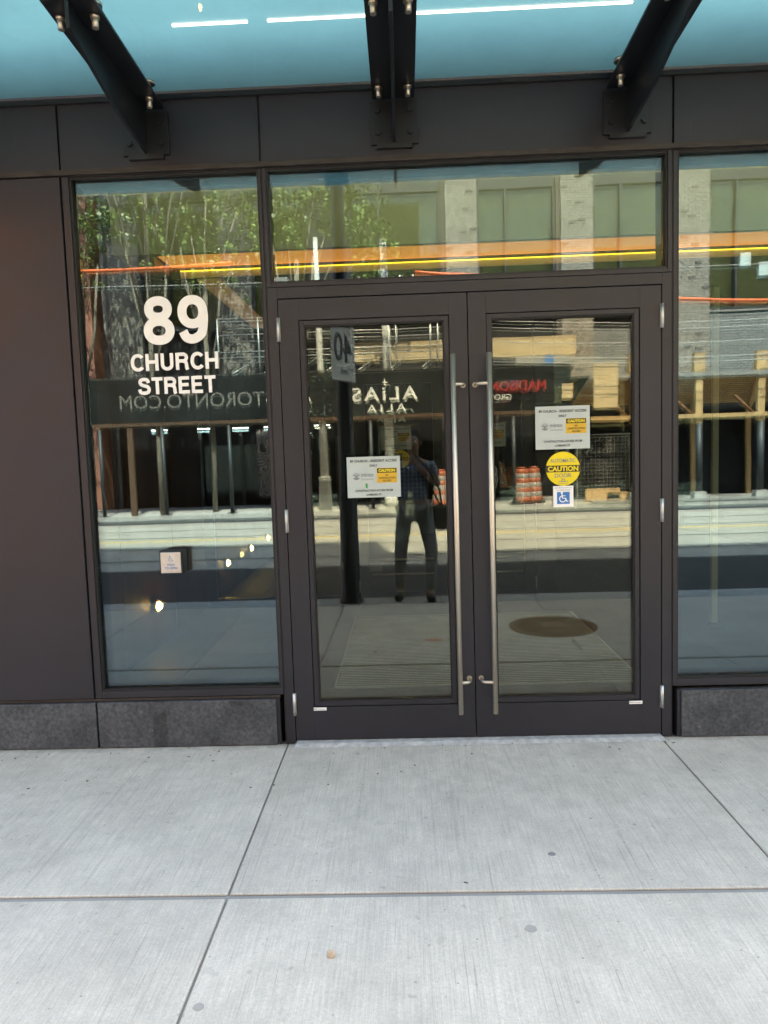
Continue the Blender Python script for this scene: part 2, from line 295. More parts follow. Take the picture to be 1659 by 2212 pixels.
# ------------------------------------------------------------------ builders
class MB:
    def __init__(s): s.v = []; s.f = []; s.sm = []
    def box(s, x0, x1, y0, y1, z0, z1):
        n = len(s.v); s.v += [(x, y, z) for z in (z0, z1) for y in (y0, y1) for x in (x0, x1)]
        s.f += [tuple(n+i for i in q) for q in ((0, 2, 3, 1), (4, 5, 7, 6), (0, 1, 5, 4), (2, 6, 7, 3), (0, 4, 6, 2), (1, 3, 7, 5))]; s.sm += [0]*6; return s
    def tube(s, p0, p1, r0, r1=None, n=12, cap=True):
        r1 = r0 if r1 is None else r1; p0, p1 = Vector(p0), Vector(p1); d = (p1-p0).normalized()
        a = d.orthogonal().normalized(); b = d.cross(a); k = len(s.v)
        for p, r in ((p0, r0), (p1, r1)):
            for i in range(n):
                t = 2*math.pi*i/n; s.v.append(tuple(p+a*r*math.cos(t)+b*r*math.sin(t)))
        for i in range(n):
            j = (i+1) % n; s.f.append((k+i, k+j, k+n+j, k+n+i)); s.sm.append(1)
        if cap: s.f += [tuple(k+i for i in reversed(range(n))), tuple(k+n+i for i in range(n))]; s.sm += [0, 0]
        return s
    def path(s, pts, r, n=10):
        pts = [Vector(p) for p in pts]; k = len(s.v); a = None
        for q, p in enumerate(pts):
            d = (pts[min(q+1, len(pts)-1)]-pts[max(q-1, 0)]).normalized()
            a = d.orthogonal().normalized() if a is None else (a-d*a.dot(d)).normalized(); b = d.cross(a)
            for i in range(n):
                t = 2*math.pi*i/n; s.v.append(tuple(p+a*r*math.cos(t)+b*r*math.sin(t)))
        for q in range(len(pts)-1):
            for i in range(n):
                j = (i+1) % n; o = k+q*n; s.f.append((o+i, o+j, o+n+j, o+n+i)); s.sm.append(1)
        s.f += [tuple(k+i for i in reversed(range(n))), tuple(k+(len(pts)-1)*n+i for i in range(n))]; s.sm += [0, 0]; return s
    def lathe(s, c, prof, n=20):
        k = len(s.v)
        for r, z in prof:
            for i in range(n):
                t = 2*math.pi*i/n; s.v.append((c[0]+r*math.cos(t), c[1]+r*math.sin(t), c[2]+z))
        for q in range(len(prof)-1):
            for i in range(n):
                j = (i+1) % n; o = k+q*n; s.f.append((o+i, o+j, o+n+j, o+n+i)); s.sm.append(1)
        s.f += [tuple(k+i for i in reversed(range(n))), tuple(k+(len(prof)-1)*n+i for i in range(n))]; s.sm += [0, 0]; return s
    def prism(s, poly, y0, y1):          # polygon in x,z extruded along y
        n = len(s.v); m_ = len(poly); s.v += [(x, y0, z) for x, z in poly]+[(x, y1, z) for x, z in poly]
        s.f += [tuple(n+i for i in range(m_)), tuple(n+m_+i for i in reversed(range(m_)))]; s.sm += [0, 0]
        for i in range(m_):
            j = (i+1) % m_; s.f.append((n+j, n+i, n+m_+i, n+m_+j)); s.sm.append(0)
        return s
    def poly(s, pts): n = len(s.v); s.v += [tuple(p) for p in pts]; s.f.append(tuple(range(n, n+len(pts)))); s.sm.append(0); return s
    def mesh(s, name, m_):
        me = bpy.data.meshes.new(name); me.from_pydata(s.v, [], s.f); me.materials.append(M[m_] if isinstance(m_, str) else m_)
        me.polygons.foreach_set('use_smooth', [bool(q) for q in s.sm]); me.update(); return me
    def build(s, name, m_, parent=None, bevel=0, label=None):
        o = bpy.data.objects.new(name, s.mesh(name, m_)); COL.objects.link(o)
        if parent: o.parent = parent; o.matrix_parent_inverse = Matrix.Translation(parent_pos(parent)).inverted()
        if bevel:
            b = o.modifiers.new('bevel', 'BEVEL'); b.width = bevel; b.segments = 2; b.limit_method = 'ANGLE'
        if label: o['label'] = label
        return o
def parent_pos(p):
    v = Vector(p.location)
    while p.parent: p = p.parent; v = v if p.type != 'EMPTY' else v; break
    return Vector(p.location) if p.type == 'EMPTY' else v
def tag(o, label=None, cat=None, group=None, kind=None):
    if label: o['label'] = label
    if cat: o['category'] = cat
    if group: o['group'] = group
    if kind: o['kind'] = kind
    return o
def thing(name, label, cat, loc=(0, 0, 0), group=None):
    o = bpy.data.objects.new(name, None); COL.objects.link(o); o.location = loc; o.empty_display_size = .1
    return tag(o, label, cat, group)
def part(mb, name, m_, parent, bevel=0, label=None):
    o = bpy.data.objects.new(name, mb.mesh(name, m_)); COL.objects.link(o); o.parent = parent
    # meshes are written in world coordinates: undo the root empty's offset
    r = parent
    while r.parent: r = r.parent
    if parent.type == 'EMPTY': o.location = -Vector(parent.location)
    if bevel:
        b = o.modifiers.new('bevel', 'BEVEL'); b.width = bevel; b.segments = 2; b.limit_method = 'ANGLE'
    if label: o['label'] = label
    return o
def share(o, src_parent, dloc, name=None):
    c = o.copy(); COL.objects.link(c); c.parent = src_parent
    c.location = Vector(o.location)+Vector(dloc); return c
def struct(mb, name, m_, bevel=0):
    o = mb.build(name, m_, None, bevel); o['kind'] = 'structure'; return o
def text(body, size, loc, rot, m_, name, parent, offset=0., align='CENTER', extrude=.0004, width=None, height=None, spacing=1, font_y='CENTER', label=None):
    c = bpy.data.curves.new('txt', 'FONT'); c.body = body; c.size = size; c.offset = offset; c.align_x = align
    c.align_y = font_y; c.extrude = extrude; c.space_character = spacing; c.resolution_u = 4
    t = bpy.data.objects.new('txt', c); me = bpy.data.meshes.new_from_object(t)
    bpy.data.objects.remove(t)
    xs = [v.co.x for v in me.vertices]; ys = [v.co.y for v in me.vertices]
    sx = sy = 1
    if width: sx = width/(max(xs)-min(xs))
    if height: sy = height/(max(ys)-min(ys))
    cx = (max(xs)+min(xs))/2 if align == 'CENTER' else 0; cyy = (max(ys)+min(ys))/2 if font_y == 'CENTER' else 0
    for v in me.vertices: v.co.x = (v.co.x-cx)*sx; v.co.y = (v.co.y-cyy)*sy
    mw = Matrix.Translation(Vector(loc)) @ Matrix.Rotation(rot[2], 4, 'Z') @ Matrix.Rotation(rot[0], 4, 'X')
    me.transform(mw); me.materials.clear(); me.materials.append(M[m_])
    o = bpy.data.objects.new(name, me); COL.objects.link(o); me.name = name
    if parent:
        o.parent = parent
        if parent.type == 'EMPTY': o.location = -Vector(parent.location)
    if label: o['label'] = label
    return o
FRONT = (math.pi/2, 0, 0)          # text facing the street (-y)
OPP = (math.pi/2, 0, math.pi)      # text on the far side, facing +y

# ================================================================== SETTING
g = struct(MB().box(-300, 300, -300, 300, -.6, -.30), 'ground', 'asphalt')
# near sidewalk: bed plus slabs
walk = struct(MB().box(-12, 12, -3.30, .06, -.29, -.010), 'sidewalk', 'joint')
XJ = [-12, -8.57, -6.67, -4.77, -2.87, -.970, .930, 2.83, 4.73, 6.63, 8.53, 12]
for i in range(len(XJ)-1):
    for (a, b) in ((-1.253, -.004), (-3.292, -1.279)):
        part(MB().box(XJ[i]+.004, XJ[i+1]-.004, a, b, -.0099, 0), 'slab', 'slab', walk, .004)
curb = struct(MB().box(-12, 12, -3.62, -3.304, -.29, -.012), 'curb', 'joint')
for i in range(12):
    part(MB().box(-12+2*i+.004, -10+2*i-.004, -3.615, -3.306, -.0119, .001), 'curb_stone', 'curb', curb, .012)
road = struct(MB().box(-60, 60, -15.2, -3.63, -.30, -.12), 'road', 'asphalt')
gutter = struct(MB().box(-60, 60, -4.05, -3.64, -.1199, -.112), 'gutter', 'curb')
tb = struct(MB().box(-60, 60, -13.9, -6.5, -.1199, -.114), 'track_bed', 'track')
for y in (-7.45, -8.95, -10.73, -12.15):
    part(MB().box(-60, 60, y-.035, y+.035, -.1139, -.109), 'rail', 'rail', tb)
part(MB().box(-60, 60, -10.25, -10.15, -.1139, -.110), 'yellow_line', 'yellow_line', tb)
for i in range(-7, 8):
    x = i*4.2+.9
    part(MB().box(x-.02, x+.02, -13.9, -6.5, -.1139, -.1125), 'slab_joint', 'joint', tb)
fs = struct(MB().box(-60, 60, -18.4, -15.2, -.29, 0), 'far_sidewalk', 'curb')
for i in range(-5, 6):
    part(MB().box(i*2-.015, i*2+.015, -18.4, -15.5, .0001, .003), 'joint_line', 'joint', fs)

# ------------------------------------------------------------------ own building
bld = thing('apartment_building', 'dark bronze clad building front with glass entrance under a canopy', 'building', (0, .2, 0))
def P(mb, name, m_, bevel=0, label=None, par=None): return part(mb, name, m_, par or bld, bevel, label)
# core mass above and around (casts the street shadow)
P(MB().box(-30, 30, .35, 14, 3.75, 12.6), 'upper_storeys', 'metal')
P(MB().box(-30, .9, .7, 14, 12.6, 15.6), 'setback_storeys', 'metal')
P(MB().box(-30, -4.7, .0, 14, 0.30, 3.75), 'side_wall', 'metal')
P(MB().box(4.7, 30, .0, 14, 0.30, 3.75), 'side_wall', 'metal')
P(MB().box(-4.7, 4.7, 9.2, 14, -.02, 3.75), 'rear_wall', 'lobbydark')
P(MB().box(-30, 30, -.42, .345, 3.95, 4.15), 'ledge', 'metal')  # unseen ledge added to shade the rear of the canopy glass
P(MB().box(-30, 30, .06, .34, 3.225, 3.94), 'upper_fascia', 'metal_b')
# fascia panels above the windows
FX = [-4.7, -2.94, -1.957, -.978, .987, 2.0, 3.0, 4.7]
for i in range(len(FX)-1):
    P(MB().box(FX[i]+.005, FX[i+1]-.005, -.012, .05, 2.899, 3.222), 'fascia_panel', 'metal', .002)
P(MB().box(-4.7, 4.7, .006, .055, 2.899, 3.222), 'fascia_backing', 'trim')
P(MB().box(-4.7, 4.7, -.022, .17, 2.872, 2.897), 'drip_rail', 'trim', .002)
P(MB().box(-4.7, 4.7, -.03, .05, 3.2, 3.2225), 'canopy_flashing', 'steel_black')
# big cladding panel at the left
P(MB().box(-3.9, -1.966, -.012, .05, .262, 2.868), 'cladding_panel', 'metal', .003, 'broad dark cladding panel left of the tall window')
P(MB().box(-4.7, -3.908, -.012, .05, .262, 2.868), 'cladding_panel', 'metal', .003)
P(MB().box(-4.7, -1.966, .052, .17, .262, 2.868), 'panel_backing', 'trim')
P(MB().box(-4.7, -1.0, -.006, .17, .2465, .260), 'sill_rail', 'trim', .001)
# plinth stones
for (a, b) in ((-4.7, -3.86), (-3.85, -1.957), (-1.947, -1.021), (1.031, 2.9), (2.91, 4.7)):
    P(MB().box(a, b, -.022, .05, .004, .243), 'plinth_stone', 'stone', .003)
P(MB().box(-4.7, -1.003, .052, .30, -.02, .2455), 'plinth_backing', 'gasket')
P(MB().box(1.013, 4.7, .052, .30, -.02, .2455), 'plinth_backing', 'gasket')
P(MB().box(-1.019, -1.003, -.012, .051, .002, .2455), 'plinth_trim', 'metal_b')
P(MB().box(1.013, 1.029, -.012, .051, .002, .2455), 'plinth_trim', 'metal_b')

def pane_quad(x0, x1, z0, z1, y, t, tilt=0, yawt=0):
    cx, cz = (x0+x1)/2, (z0+z1)/2; mb = MB()
    for yy in (y, y+t):
        n = len(mb.v)
        for x, z in ((x0, z0), (x1, z0), (x1, z1), (x0, z1)):
            mb.v.append((x, yy+(z-cz)*math.tan(tilt)+(x-cx)*math.tan(yawt), z))
        mb.f.append((n, n+1, n+2, n+3) if yy == y else (n+3, n+2, n+1, n)); mb.sm.append(0)
    for i in range(4):
        j = (i+1) % 4; mb.f.append((j, i, 4+i, 4+j)); mb.sm.append(0)
    return mb
def window(x0, x1, z0, z1, label, tilt=0, yawt=0, fr=(.03, .03, .03, .03), ghost=(.0022, .0006)):
    l, r, b, t = fr
    f = MB(); f.box(x0-l, x0, -.004, .17, z0-b, z1+t); f.box(x1, x1+r, -.004, .17, z0-b, z1+t)
    f.box(x0, x1, -.003, .17, z0-b, z0); f.box(x0, x1, -.003, .17, z1, z1+t)
    w_ = P(f, 'window', 'metal_b', .0015, label)
    gk = MB(); e = .009
    gk.box(x0+.0003, x0+e, .004, .028, z0, z1); gk.box(x1-e, x1-.0003, .004, .028, z0, z1)
    gk.box(x0+e, x1-e, .004, .028, z0+.0003, z0+e); gk.box(x0+e, x1-e, .004, .028, z1-e, z1-.0003)
    part(gk, 'gasket', 'gasket', w_)
    part(pane_quad(x0+.002, x1-.002, z0+.002, z1-.002, .031, .006, tilt, yawt), 'pane', 'glass_win', w_)
    part(pane_quad(x0+.004, x1-.004, z0+.004, z1-.004, .060, .006, tilt+ghost[0], yawt+ghost[1]), 'pane', 'glass_win2', w_)
    return w_
window(-1.925, -.995, .298, 2.868, 'tall fixed window carrying the street number', fr=(.035, .012, .036, .003))
window(-.958, .967, 2.326, 2.868, 'wide transom window above the double door', fr=(.018, .018, .02, .003))
window(1.012, 3.9, .298, 2.868, 'large window right of the door', fr=(.02, .03, .036, .003), tilt=.0006)
P(MB().box(-.982, -.977, .0, .16, .005, 2.87), 'mullion_seam', 'gasket')
P(MB().box(.986, .991, .0, .16, .005, 2.87), 'mullion_seam', 'gasket')
P(MB().box(3.932, 4.7, -.004, .17, .262, 2.868), 'cladding_panel', 'metal')
# door frame
P(MB().box(-.976, -.930, -.002, .17, .002, 2.304), 'door_frame', 'metal_b', .0015)
P(MB().box(.940, .985, -.002, .17, .002, 2.304), 'door_frame', 'metal_b', .0015)
P(MB().box(-.930, .940, -.002, .17, 2.251, 2.304), 'door_frame', 'metal_b', .0015)
th = MB(); th.prism([(-.93, .0005), (.94, .0005), (.94, .006), (-.93, .006)], -.055, -.03)
th.v = [(-.935, -.062, .0005), (.945, -.062, .0005), (.945, .16, .0005), (-.935, .16, .0005), (-.92, -.035, .013), (.93, -.035, .013), (.93, .16, .013), (-.92, .16, .013)]
th.f = [(3, 2, 1, 0), (4, 5, 6, 7), (0, 1, 5, 4), (1, 2, 6, 5), (2, 3, 7, 6), (3, 0, 4, 7)]; th.sm = [0]*6
P(th, 'threshold', 'thresh')

def door(side):
    x0, x1 = (-.926, -.0025) if side < 0 else (.0025, .936)
    gx0, gx1 = (-.803, -.116) if side < 0 else (.115, .808)
    gz0, gz1 = .215, 2.118; z0, z1 = .016, 2.246
    e = .026
    f = MB(); f.box(x0, gx0-e, 0, .05, z0, z1); f.box(gx1+e, x1, 0, .05, z0, z1)
    f.box(gx0-e, gx1+e, .0, .05, z0, gz0-e); f.box(gx0-e, gx1+e, .0, .05, gz1+e, z1)
    d = P(f, 'door', 'door', .0012, 'left leaf of the glazed double door' if side < 0 else 'right leaf of the glazed double door')
    b = MB(); q = .0022
    b.box(gx0-e+q, gx0, .006, .045, gz0-e+q, gz1+e-q); b.box(gx1, gx1+e-q, .006, .045, gz0-e+q, gz1+e-q)
    b.box(gx0, gx1, .006, .045, gz0-e+q, gz0); b.box(gx0, gx1, .006, .045, gz1, gz1+e-q)
    part(b, 'glazing_bead', 'door', d, .002)
    gk = MB(); k = .006
    gk.box(gx0+.0003, gx0+k, .012, .026, gz0, gz1); gk.box(gx1-k, gx1-.0003, .012, .026, gz0, gz1)
    gk.box(gx0+k, gx1-k, .012, .026, gz0+.0003, gz0+k); gk.box(gx0+k, gx1-k, .012, .026, gz1-k, gz1-.0003)
    part(gk, 'gasket', 'gasket', d)
    part(pane_quad(gx0+.001, gx1-.001, gz0+.001, gz1-.001, .0275, .006, 0, 0), 'pane', 'glass_door', d)
    part(pane_quad(gx0+.002, gx1-.002, gz0+.002, gz1-.002, .0400, .005, .0022, .0008*side), 'pane', 'glass_door2', d)
    hx = -.0815 if side < 0 else .0915
    h = MB(); h.tube((hx, -.075, .165), (hx, -.075, 1.945), .0125, n=20)
    for z in (.325, 1.80):
        tx = -.030 if side < 0 else .030
        pts = [(hx, -.075, z), (hx+(tx-hx)*.5, -.073, z), (tx-(.012 if side < 0 else -.012), -.068, z), (tx-.003*side*-1, -.055, z), (tx, -.04, z), (tx, .001, z)]
        h.path(pts, .0085, 12)
        h.tube((tx, -.004, z), (tx, .001, z), .013, n=16)
    part(h, 'pull_handle', 'steel', d)
    ex = -.928 if side < 0 else .938
    for z in (2.10, 1.155, .210):
        h = MB(); h.tube((ex, -.010, z-.058), (ex, -.010, z+.058), .0078, n=12)
        for k in (-.035, -.0117, .0117, .035): h.tube((ex, -.010, z+k-.0008), (ex, -.010, z+k+.0008), .0083, n=12)
        h.box(ex-.009, ex+.009, -.006, .0, z-.057, z+.057)
        part(h, 'hinge', 'hinge', d)
    sx = -.798 if side < 0 else .809
    st = part(MB().box(sx-.033, sx+.033, -.0012, -.0001, .172, .188), 'maker_plate', 'white', d)
    return d
dl, dr = door(-1), door(1)
for sx in (-.798, .809):
    t = text('VW', .011, (sx-.024, -.0016, .180), FRONT, 'ink', 'maker_mark', bld)
    text('hardware.com', .006, (sx+.006, -.0016, .180), FRONT, 'ink_grey', 'maker_mark', bld)

# ------------------------------------------------------------------ lobby interior (structure)
lob = struct(MB().box(-1.88, 4.6, .17, 9.2, -.06, .0), 'lobby_floor', 'tiledark')
TX = [-1.88, -.95, -.02, .91, 1.84, 2.77, 3.7, 4.6]; TY = [.17, .78, 1.71, 2.64, 3.2, 4.13, 5.06, 5.99, 6.92, 9.2]
for i in range(7):
    for j in range(9):
        part(MB().box(TX[i]+.002, TX[i+1]-.002, TY[j]+.002, TY[j+1]-.002, .0001, .005), 'floor_tile', 'tile', lob)
struct(MB().box(-2.32, -1.884, .17, 9.2, -.06, .004), 'lobby_side_floor', 'tiledark')
lw = struct(MB().box(-2.5, -2.33, .18, 9.2, -.06, 3.3), 'lobby_wall', 'lobbywall')
for k in range(8):
    y = .2+k*1.1
    part(MB().box(-2.329, -2.318, y+.006, y+1.094, .02, 2.72), 'wood_panel', 'lobbywall', lw)
struct(MB().box(4.6, 4.7, .18, 9.2, -.06, 3.3), 'lobby_wall', 'lobbydark')
struct(MB().box(-4.69, 4.69, 9.1, 9.2, -.06, 3.3), 'lobby_wall', 'lobbydark')
struct(MB().box(-2.32, 4.59, 1.34, 9.09, 2.70, 2.78), 'lobby_ceiling', 'lobbyceil')
struct(MB().box(-4.69, 4.69, 1.34, 1.40, 2.781, 3.30), 'lobby_upstand', 'lobbydark')
struct(MB().box(-4.69, 4.69, .35, 1.0, 3.30, 3.40), 'lobby_ceiling', 'lobbydark')
bh = thing('ceiling_bulkhead', 'cream ceiling bulkhead with an orange self-glowing underside behind the transom', 'bulkhead', (0, 1, 3))
part(MB().box(-2.13, 4.58, 1.0, 1.04, 2.782, 3.145), 'front_face', 'cream', bh)
part(MB().box(-2.13, -2.09, 1.041, 4.6, 2.79, 3.145), 'side_face', 'cream', bh)
part(MB().box(-1.86, 4.58, 1.045, 1.335, 2.772, 2.781), 'glowing_soffit', 'amber', bh)  # soffit underside; the LED glow is put into its own emission
part(MB().box(-2.12, 4.58, 1.0, 1.044, 2.772, 2.7815), 'front_lip', 'cream', bh)
part(MB().box(-1.80, 4.58, 1.316, 1.328, 2.742, 2.748), 'led_strip', 'led', bh)
part(MB().box(-1.80, 4.58, 1.325, 1.339, 2.70, 2.7395), 'trim_board', 'cream', bh)
part(MB().box(-2.0, 4.5, .60, .64, 3.285, 3.2995), 'added_fill_strip', 'bulkheadfill', bh)  # unseen strip added to brighten the cream front face
part(MB().box(-2.05, -1.88, 1.045, 4.5, 2.72, 2.7715), 'side_trim', 'woodwarm', bh)
part(MB().box(-1.835, -1.825, 1.38, 4.4, 2.714, 2.718), 'led_strip', 'ledadded', bh)  # hidden strip added to warm the side soffit
part(MB().box(-1.70, -1.54, 1.36, 3.2, 2.6885, 2.699), 'side_soffit', 'amberdim', bh)  # LED spill put into this soffit as weak emission
# vestibule screen with the inner doors
vs = thing('vestibule_screen', 'dark framed inner glass doors behind the entrance mat', 'inner doors', (0, 3.3, 0))
f = MB()
f.box(-.985, -.80, 3.25, 3.42, .006, 2.69); f.box(.92, 1.10, 3.25, 3.42, .006, 2.69)
f.box(-.80, .92, 3.26, 3.40, 2.25, 2.36); f.box(-2.3, -.985, 3.28, 3.38, .006, .10); f.box(1.10, 4.58, 3.28, 3.38, .006, .07)
f.box(-2.3, -2.2, 3.28, 3.38, .10, 2.69); f.box(4.0, 4.58, 3.28, 3.38, .07, 2.69)
part(f, 'frame', 'door', vs)
for (a, b) in ((-.795, .055), (.062, .915)):
    d = MB(); d.box(a, a+.10, 3.30, 3.35, .012, 2.245); d.box(b-.10, b, 3.30, 3.35, .012, 2.245)
    d.box(a+.10, b-.10, 3.30, 3.35, .012, .13); d.box(a+.10, b-.10, 3.30, 3.35, 2.14, 2.245)
    d.box(a+.10, b-.10, 3.30, 3.35, .42, .435)
    dd = part(d, 'door', 'door', vs)
    part(MB().box(a+.10, b-.10, 3.322, 3.328, .13, 2.14), 'pane', 'glass_far', dd)
    part(MB().tube((a+.12, 3.25, .455), (b-.12, 3.25, .455), .009).tube((a+.12, 3.25, .31), (b-.12, 3.25, .31), .009), 'push_bar', 'steel', dd)
    for z in (.19, 1.10, 2.05): part(MB().tube((a-.002 if a < 0 else b+.002, 3.285, z-.06), (a-.002 if a < 0 else b+.002, 3.285, z+.06), .008), 'hinge', 'hinge', dd)
part(MB().box(-2.2, -.985, 3.325, 3.331, .10, 2.69), 'pane', 'glass_far', vs)
part(MB().box(1.10, 4.0, 3.325, 3.331, .07, 2.69), 'pane', 'glass_far', vs)
# wall lights
for i, (y, s_) in enumerate(((1.9, 1), (4.1, 1), (5.3, 1), (6.4, 1))):
    t = thing('wall_light', ['low wall light nearest the window glowing on the left wall', 'second low wall light along the left lobby wall',
        'third low wall light along the left lobby wall', 'farthest low wall light at the end of the lobby wall'][i], 'wall light', (-2.318, y, .34), 'low wall lights in the lobby')
    part(MB().tube((-2.318, y, .34), (-2.290, y, .34), .055, n=20), 'housing', 'steel', t)
    part(MB().tube((-2.289, y, .34), (-2.268, y, .34), .036, .022, n=20), 'lens', 'sconce', t)
# tall post and desk deeper in the lobby
t = thing('lobby_column', 'slim olive square column inside right of the doors', 'column', (2.15, 2.2, 0))
part(MB().box(2.13, 2.175, 2.2, 2.24, .006, 2.699), 'shaft', 'blind', t); part(MB().box(2.11, 2.195, 2.18, 2.26, .0055, .02), 'base', 'door', t)
t = thing('lobby_bench', 'dark low bench block behind the inner doors', 'bench', (1.2, 5.2, 0))
part(MB().box(.5, 2.4, 5.0, 5.5, .12, .45), 'seat', 'lobbydark', t, .01); part(MB().box(.6, 2.3, 5.06, 5.44, .006, .119), 'base', 'tiledark', t)
# entrance mat grille
em = thing('entrance_mat', 'aluminium bar entrance mat just inside the doors', 'mat', (.15, 1.8, 0))
part(MB().box(-.80, 1.12, .84, 2.76, .0055, .009), 'tray', 'mat_dark', em)
fr = MB(); fr.box(-.815, -.80, .825, 2.775, .0055, .014); fr.box(1.12, 1.135, .825, 2.775, .0055, .014); fr.box(-.80, 1.12, .825, .84, .0055, .014); fr.box(-.80, 1.12, 2.76, 2.775, .0055, .014)
part(fr, 'frame', 'mat_bar', em)
bar = MB().box(-.798, 1.118, .846, .860, .0092, .013)
b0 = part(bar, 'bar', 'mat_bar', em)
for k in range(1, 53): share(b0, em, (0, k*.036, 0))

# ------------------------------------------------------------------ canopy
can = thing('canopy', 'pale blue frosted glass canopy on black steel brackets', 'canopy', (0, 0, 3.2))
BX = [-2.72, -1.525, -.330, .770, 1.9, 3.0]
GE = [-4.5]+[-2.72, -1.525, -.330, .770, 1.9, 3.0]+[4.5]
for a, b in zip(GE[:-1], GE[1:]):
    gp = part(MB().box(a+.004, b-.004, -1.17, -.034, 3.224, 3.240), 'glass_panel', 'glass_clear', can)
    part(MB().poly([(a+.004, -.034, 3.232), (b-.004, -.034, 3.232), (b-.004, -1.17, 3.232), (a+.004, -1.17, 3.232)]), 'frosted_interlayer', 'frost', gp)
def beam(x):
    mb = MB(); k = len(mb.v)
    # flange (rises slightly outward) and tapered web
    fl = [(-.10, -.03, 3.150), (.10, -.03, 3.150), (.10, -.81, 3.184), (-.10, -.81, 3.184)]
    mb.v += [(x+a, y, z) for a, y, z in fl]+[(x+a, y, z+.012) for a, y, z in fl]
    mb.f += [(0, 3, 2, 1), (4, 5, 6, 7), (0, 1, 5, 4), (1, 2, 6, 5), (2, 3, 7, 6), (3, 0, 4, 7)]; mb.sm += [0]*6
    wb = [(-.03, 2.952), (-.40, 2.99), (-.76, 3.075), (-.81, 3.085), (-.81, 3.1835), (-.03, 3.1495)]
    n = len(mb.v); mb.v += [(x-.0075, y, z) for y, z in wb]+[(x+.0075, y, z) for y, z in wb]
    L_ = len(wb); mb.f += [tuple(n+i for i in reversed(range(L_))), tuple(n+L_+i for i in range(L_))]; mb.sm += [0, 0]
    for i in range(L_): j = (i+1) % L_; mb.f.append((n+i, n+j, n+L_+j, n+L_+i)); mb.sm.append(0)
    b = part(mb, 'bracket', 'steel_black', can, .0015)
    part(MB().box(x-.113, x+.113, -.030, -.0125, 2.945, 3.142), 'wall_plate', 'steel_black', b, .001)
    part(MB().box(x-.085, x+.085, -.034, -.013, 2.925, 2.944), 'packer', 'steel_black', b)
    for sx in (-.078, .078):
        for z in (3.10, 3.0):
            part(MB().tube((x+sx, -.0305, z), (x+sx, -.042, z), .016, n=6), 'hex_bolt', 'steel_black', b)
    for sx in (-.066, .066):
        for y, dz in ((-.14, 3.155), (-.715, 3.180)):
            q = MB(); q.tube((x+sx, y, dz-.048), (x+sx, y, dz-.001), .0125, n=14); q.tube((x+sx, y, dz-.012), (x+sx, y, dz-.001), .019, n=6)
            q.tube((x+sx, y, dz+.012), (x+sx, y, 3.215), .009, n=10); q.tube((x+sx, y, 3.212), (x+sx, y, 3.2235), .030, n=20)
            q.tube((x+sx, y, dz+.0125), (x+sx, y, dz+.022), .018, n=12)
            part(q, 'glass_fitting', 'steel', b)
for x in BX: beam(x)
for i, (a, b) in enumerate(((-1.21, -.905), (-.825, .625), (.925, 1.7), (2.1, 2.8))):  # white streaks on the canopy glass, drawn as emissive bars
    tag(MB().box(a, b, -.562, -.552, 3.2175, 3.2238).build('glow_bar', 'strip'), ['short white glowing bar between left and middle brackets', 'long white glowing bar passing over the middle bracket', 'white glowing bar at the right edge of the canopy', 'white glowing bar beyond the right edge'][i], 'strip light', 'glowing bars under the canopy')

# ------------------------------------------------------------------ lettering 89 CHURCH STREET (own glyphs, thick strokes)
def stroke(mb, pts, w_, y, close=False):
    n = len(pts); L_, R_ = [], []
    for i, p in enumerate(pts):
        if close: a, b = pts[(i-1) % n], pts[(i+1) % n]
        else: a, b = pts[max(i-1, 0)], pts[min(i+1, n-1)]
        dx, dz = b[0]-a[0], b[1]-a[1]; l = math.hypot(dx, dz) or 1; nx, nz = -dz/l*w_/2, dx/l*w_/2
        L_.append((p[0]+nx, p[1]+nz)); R_.append((p[0]-nx, p[1]-nz))
    k = len(mb.v)
    for (a, b) in zip(L_, R_): mb.v += [(a[0], y, a[1]), (b[0], y, b[1])]
    for i in range(n if close else n-1):
        j = (i+1) % n; mb.f.append((k+2*i, k+2*i+1, k+2*j+1, k+2*j)); mb.sm.append(0)
def ell(cx, cz, rx, rz, a0=0, a1=360, n=40, p=2.0):
    o = []
    for i in range(n+1 if a1-a0 < 360 else n):
        t = math.radians(a0+(a1-a0)*i/n); c, s_ = math.cos(t), math.sin(t)
        o.append((cx+rx*math.copysign(abs(c)**(2/p), c), cz+rz*math.copysign(abs(s_)**(2/p), s_)))
    return o
def crom(P_, n=10):
    P_ = [P_[0]]+P_+[P_[-1]]; o = []
    for i in range(1, len(P_)-2):
        for k in range(n):
            t = k/n; a, b, c, d = P_[i-1], P_[i], P_[i+1], P_[i+2]
            o.append(tuple(.5*(2*b[q]+(c[q]-a[q])*t+(2*a[q]-5*b[q]+4*c[q]-d[q])*t*t+(3*b[q]-a[q]-3*c[q]+d[q])*t**3) for q in (0, 1)))
    return o+[P_[-1]]
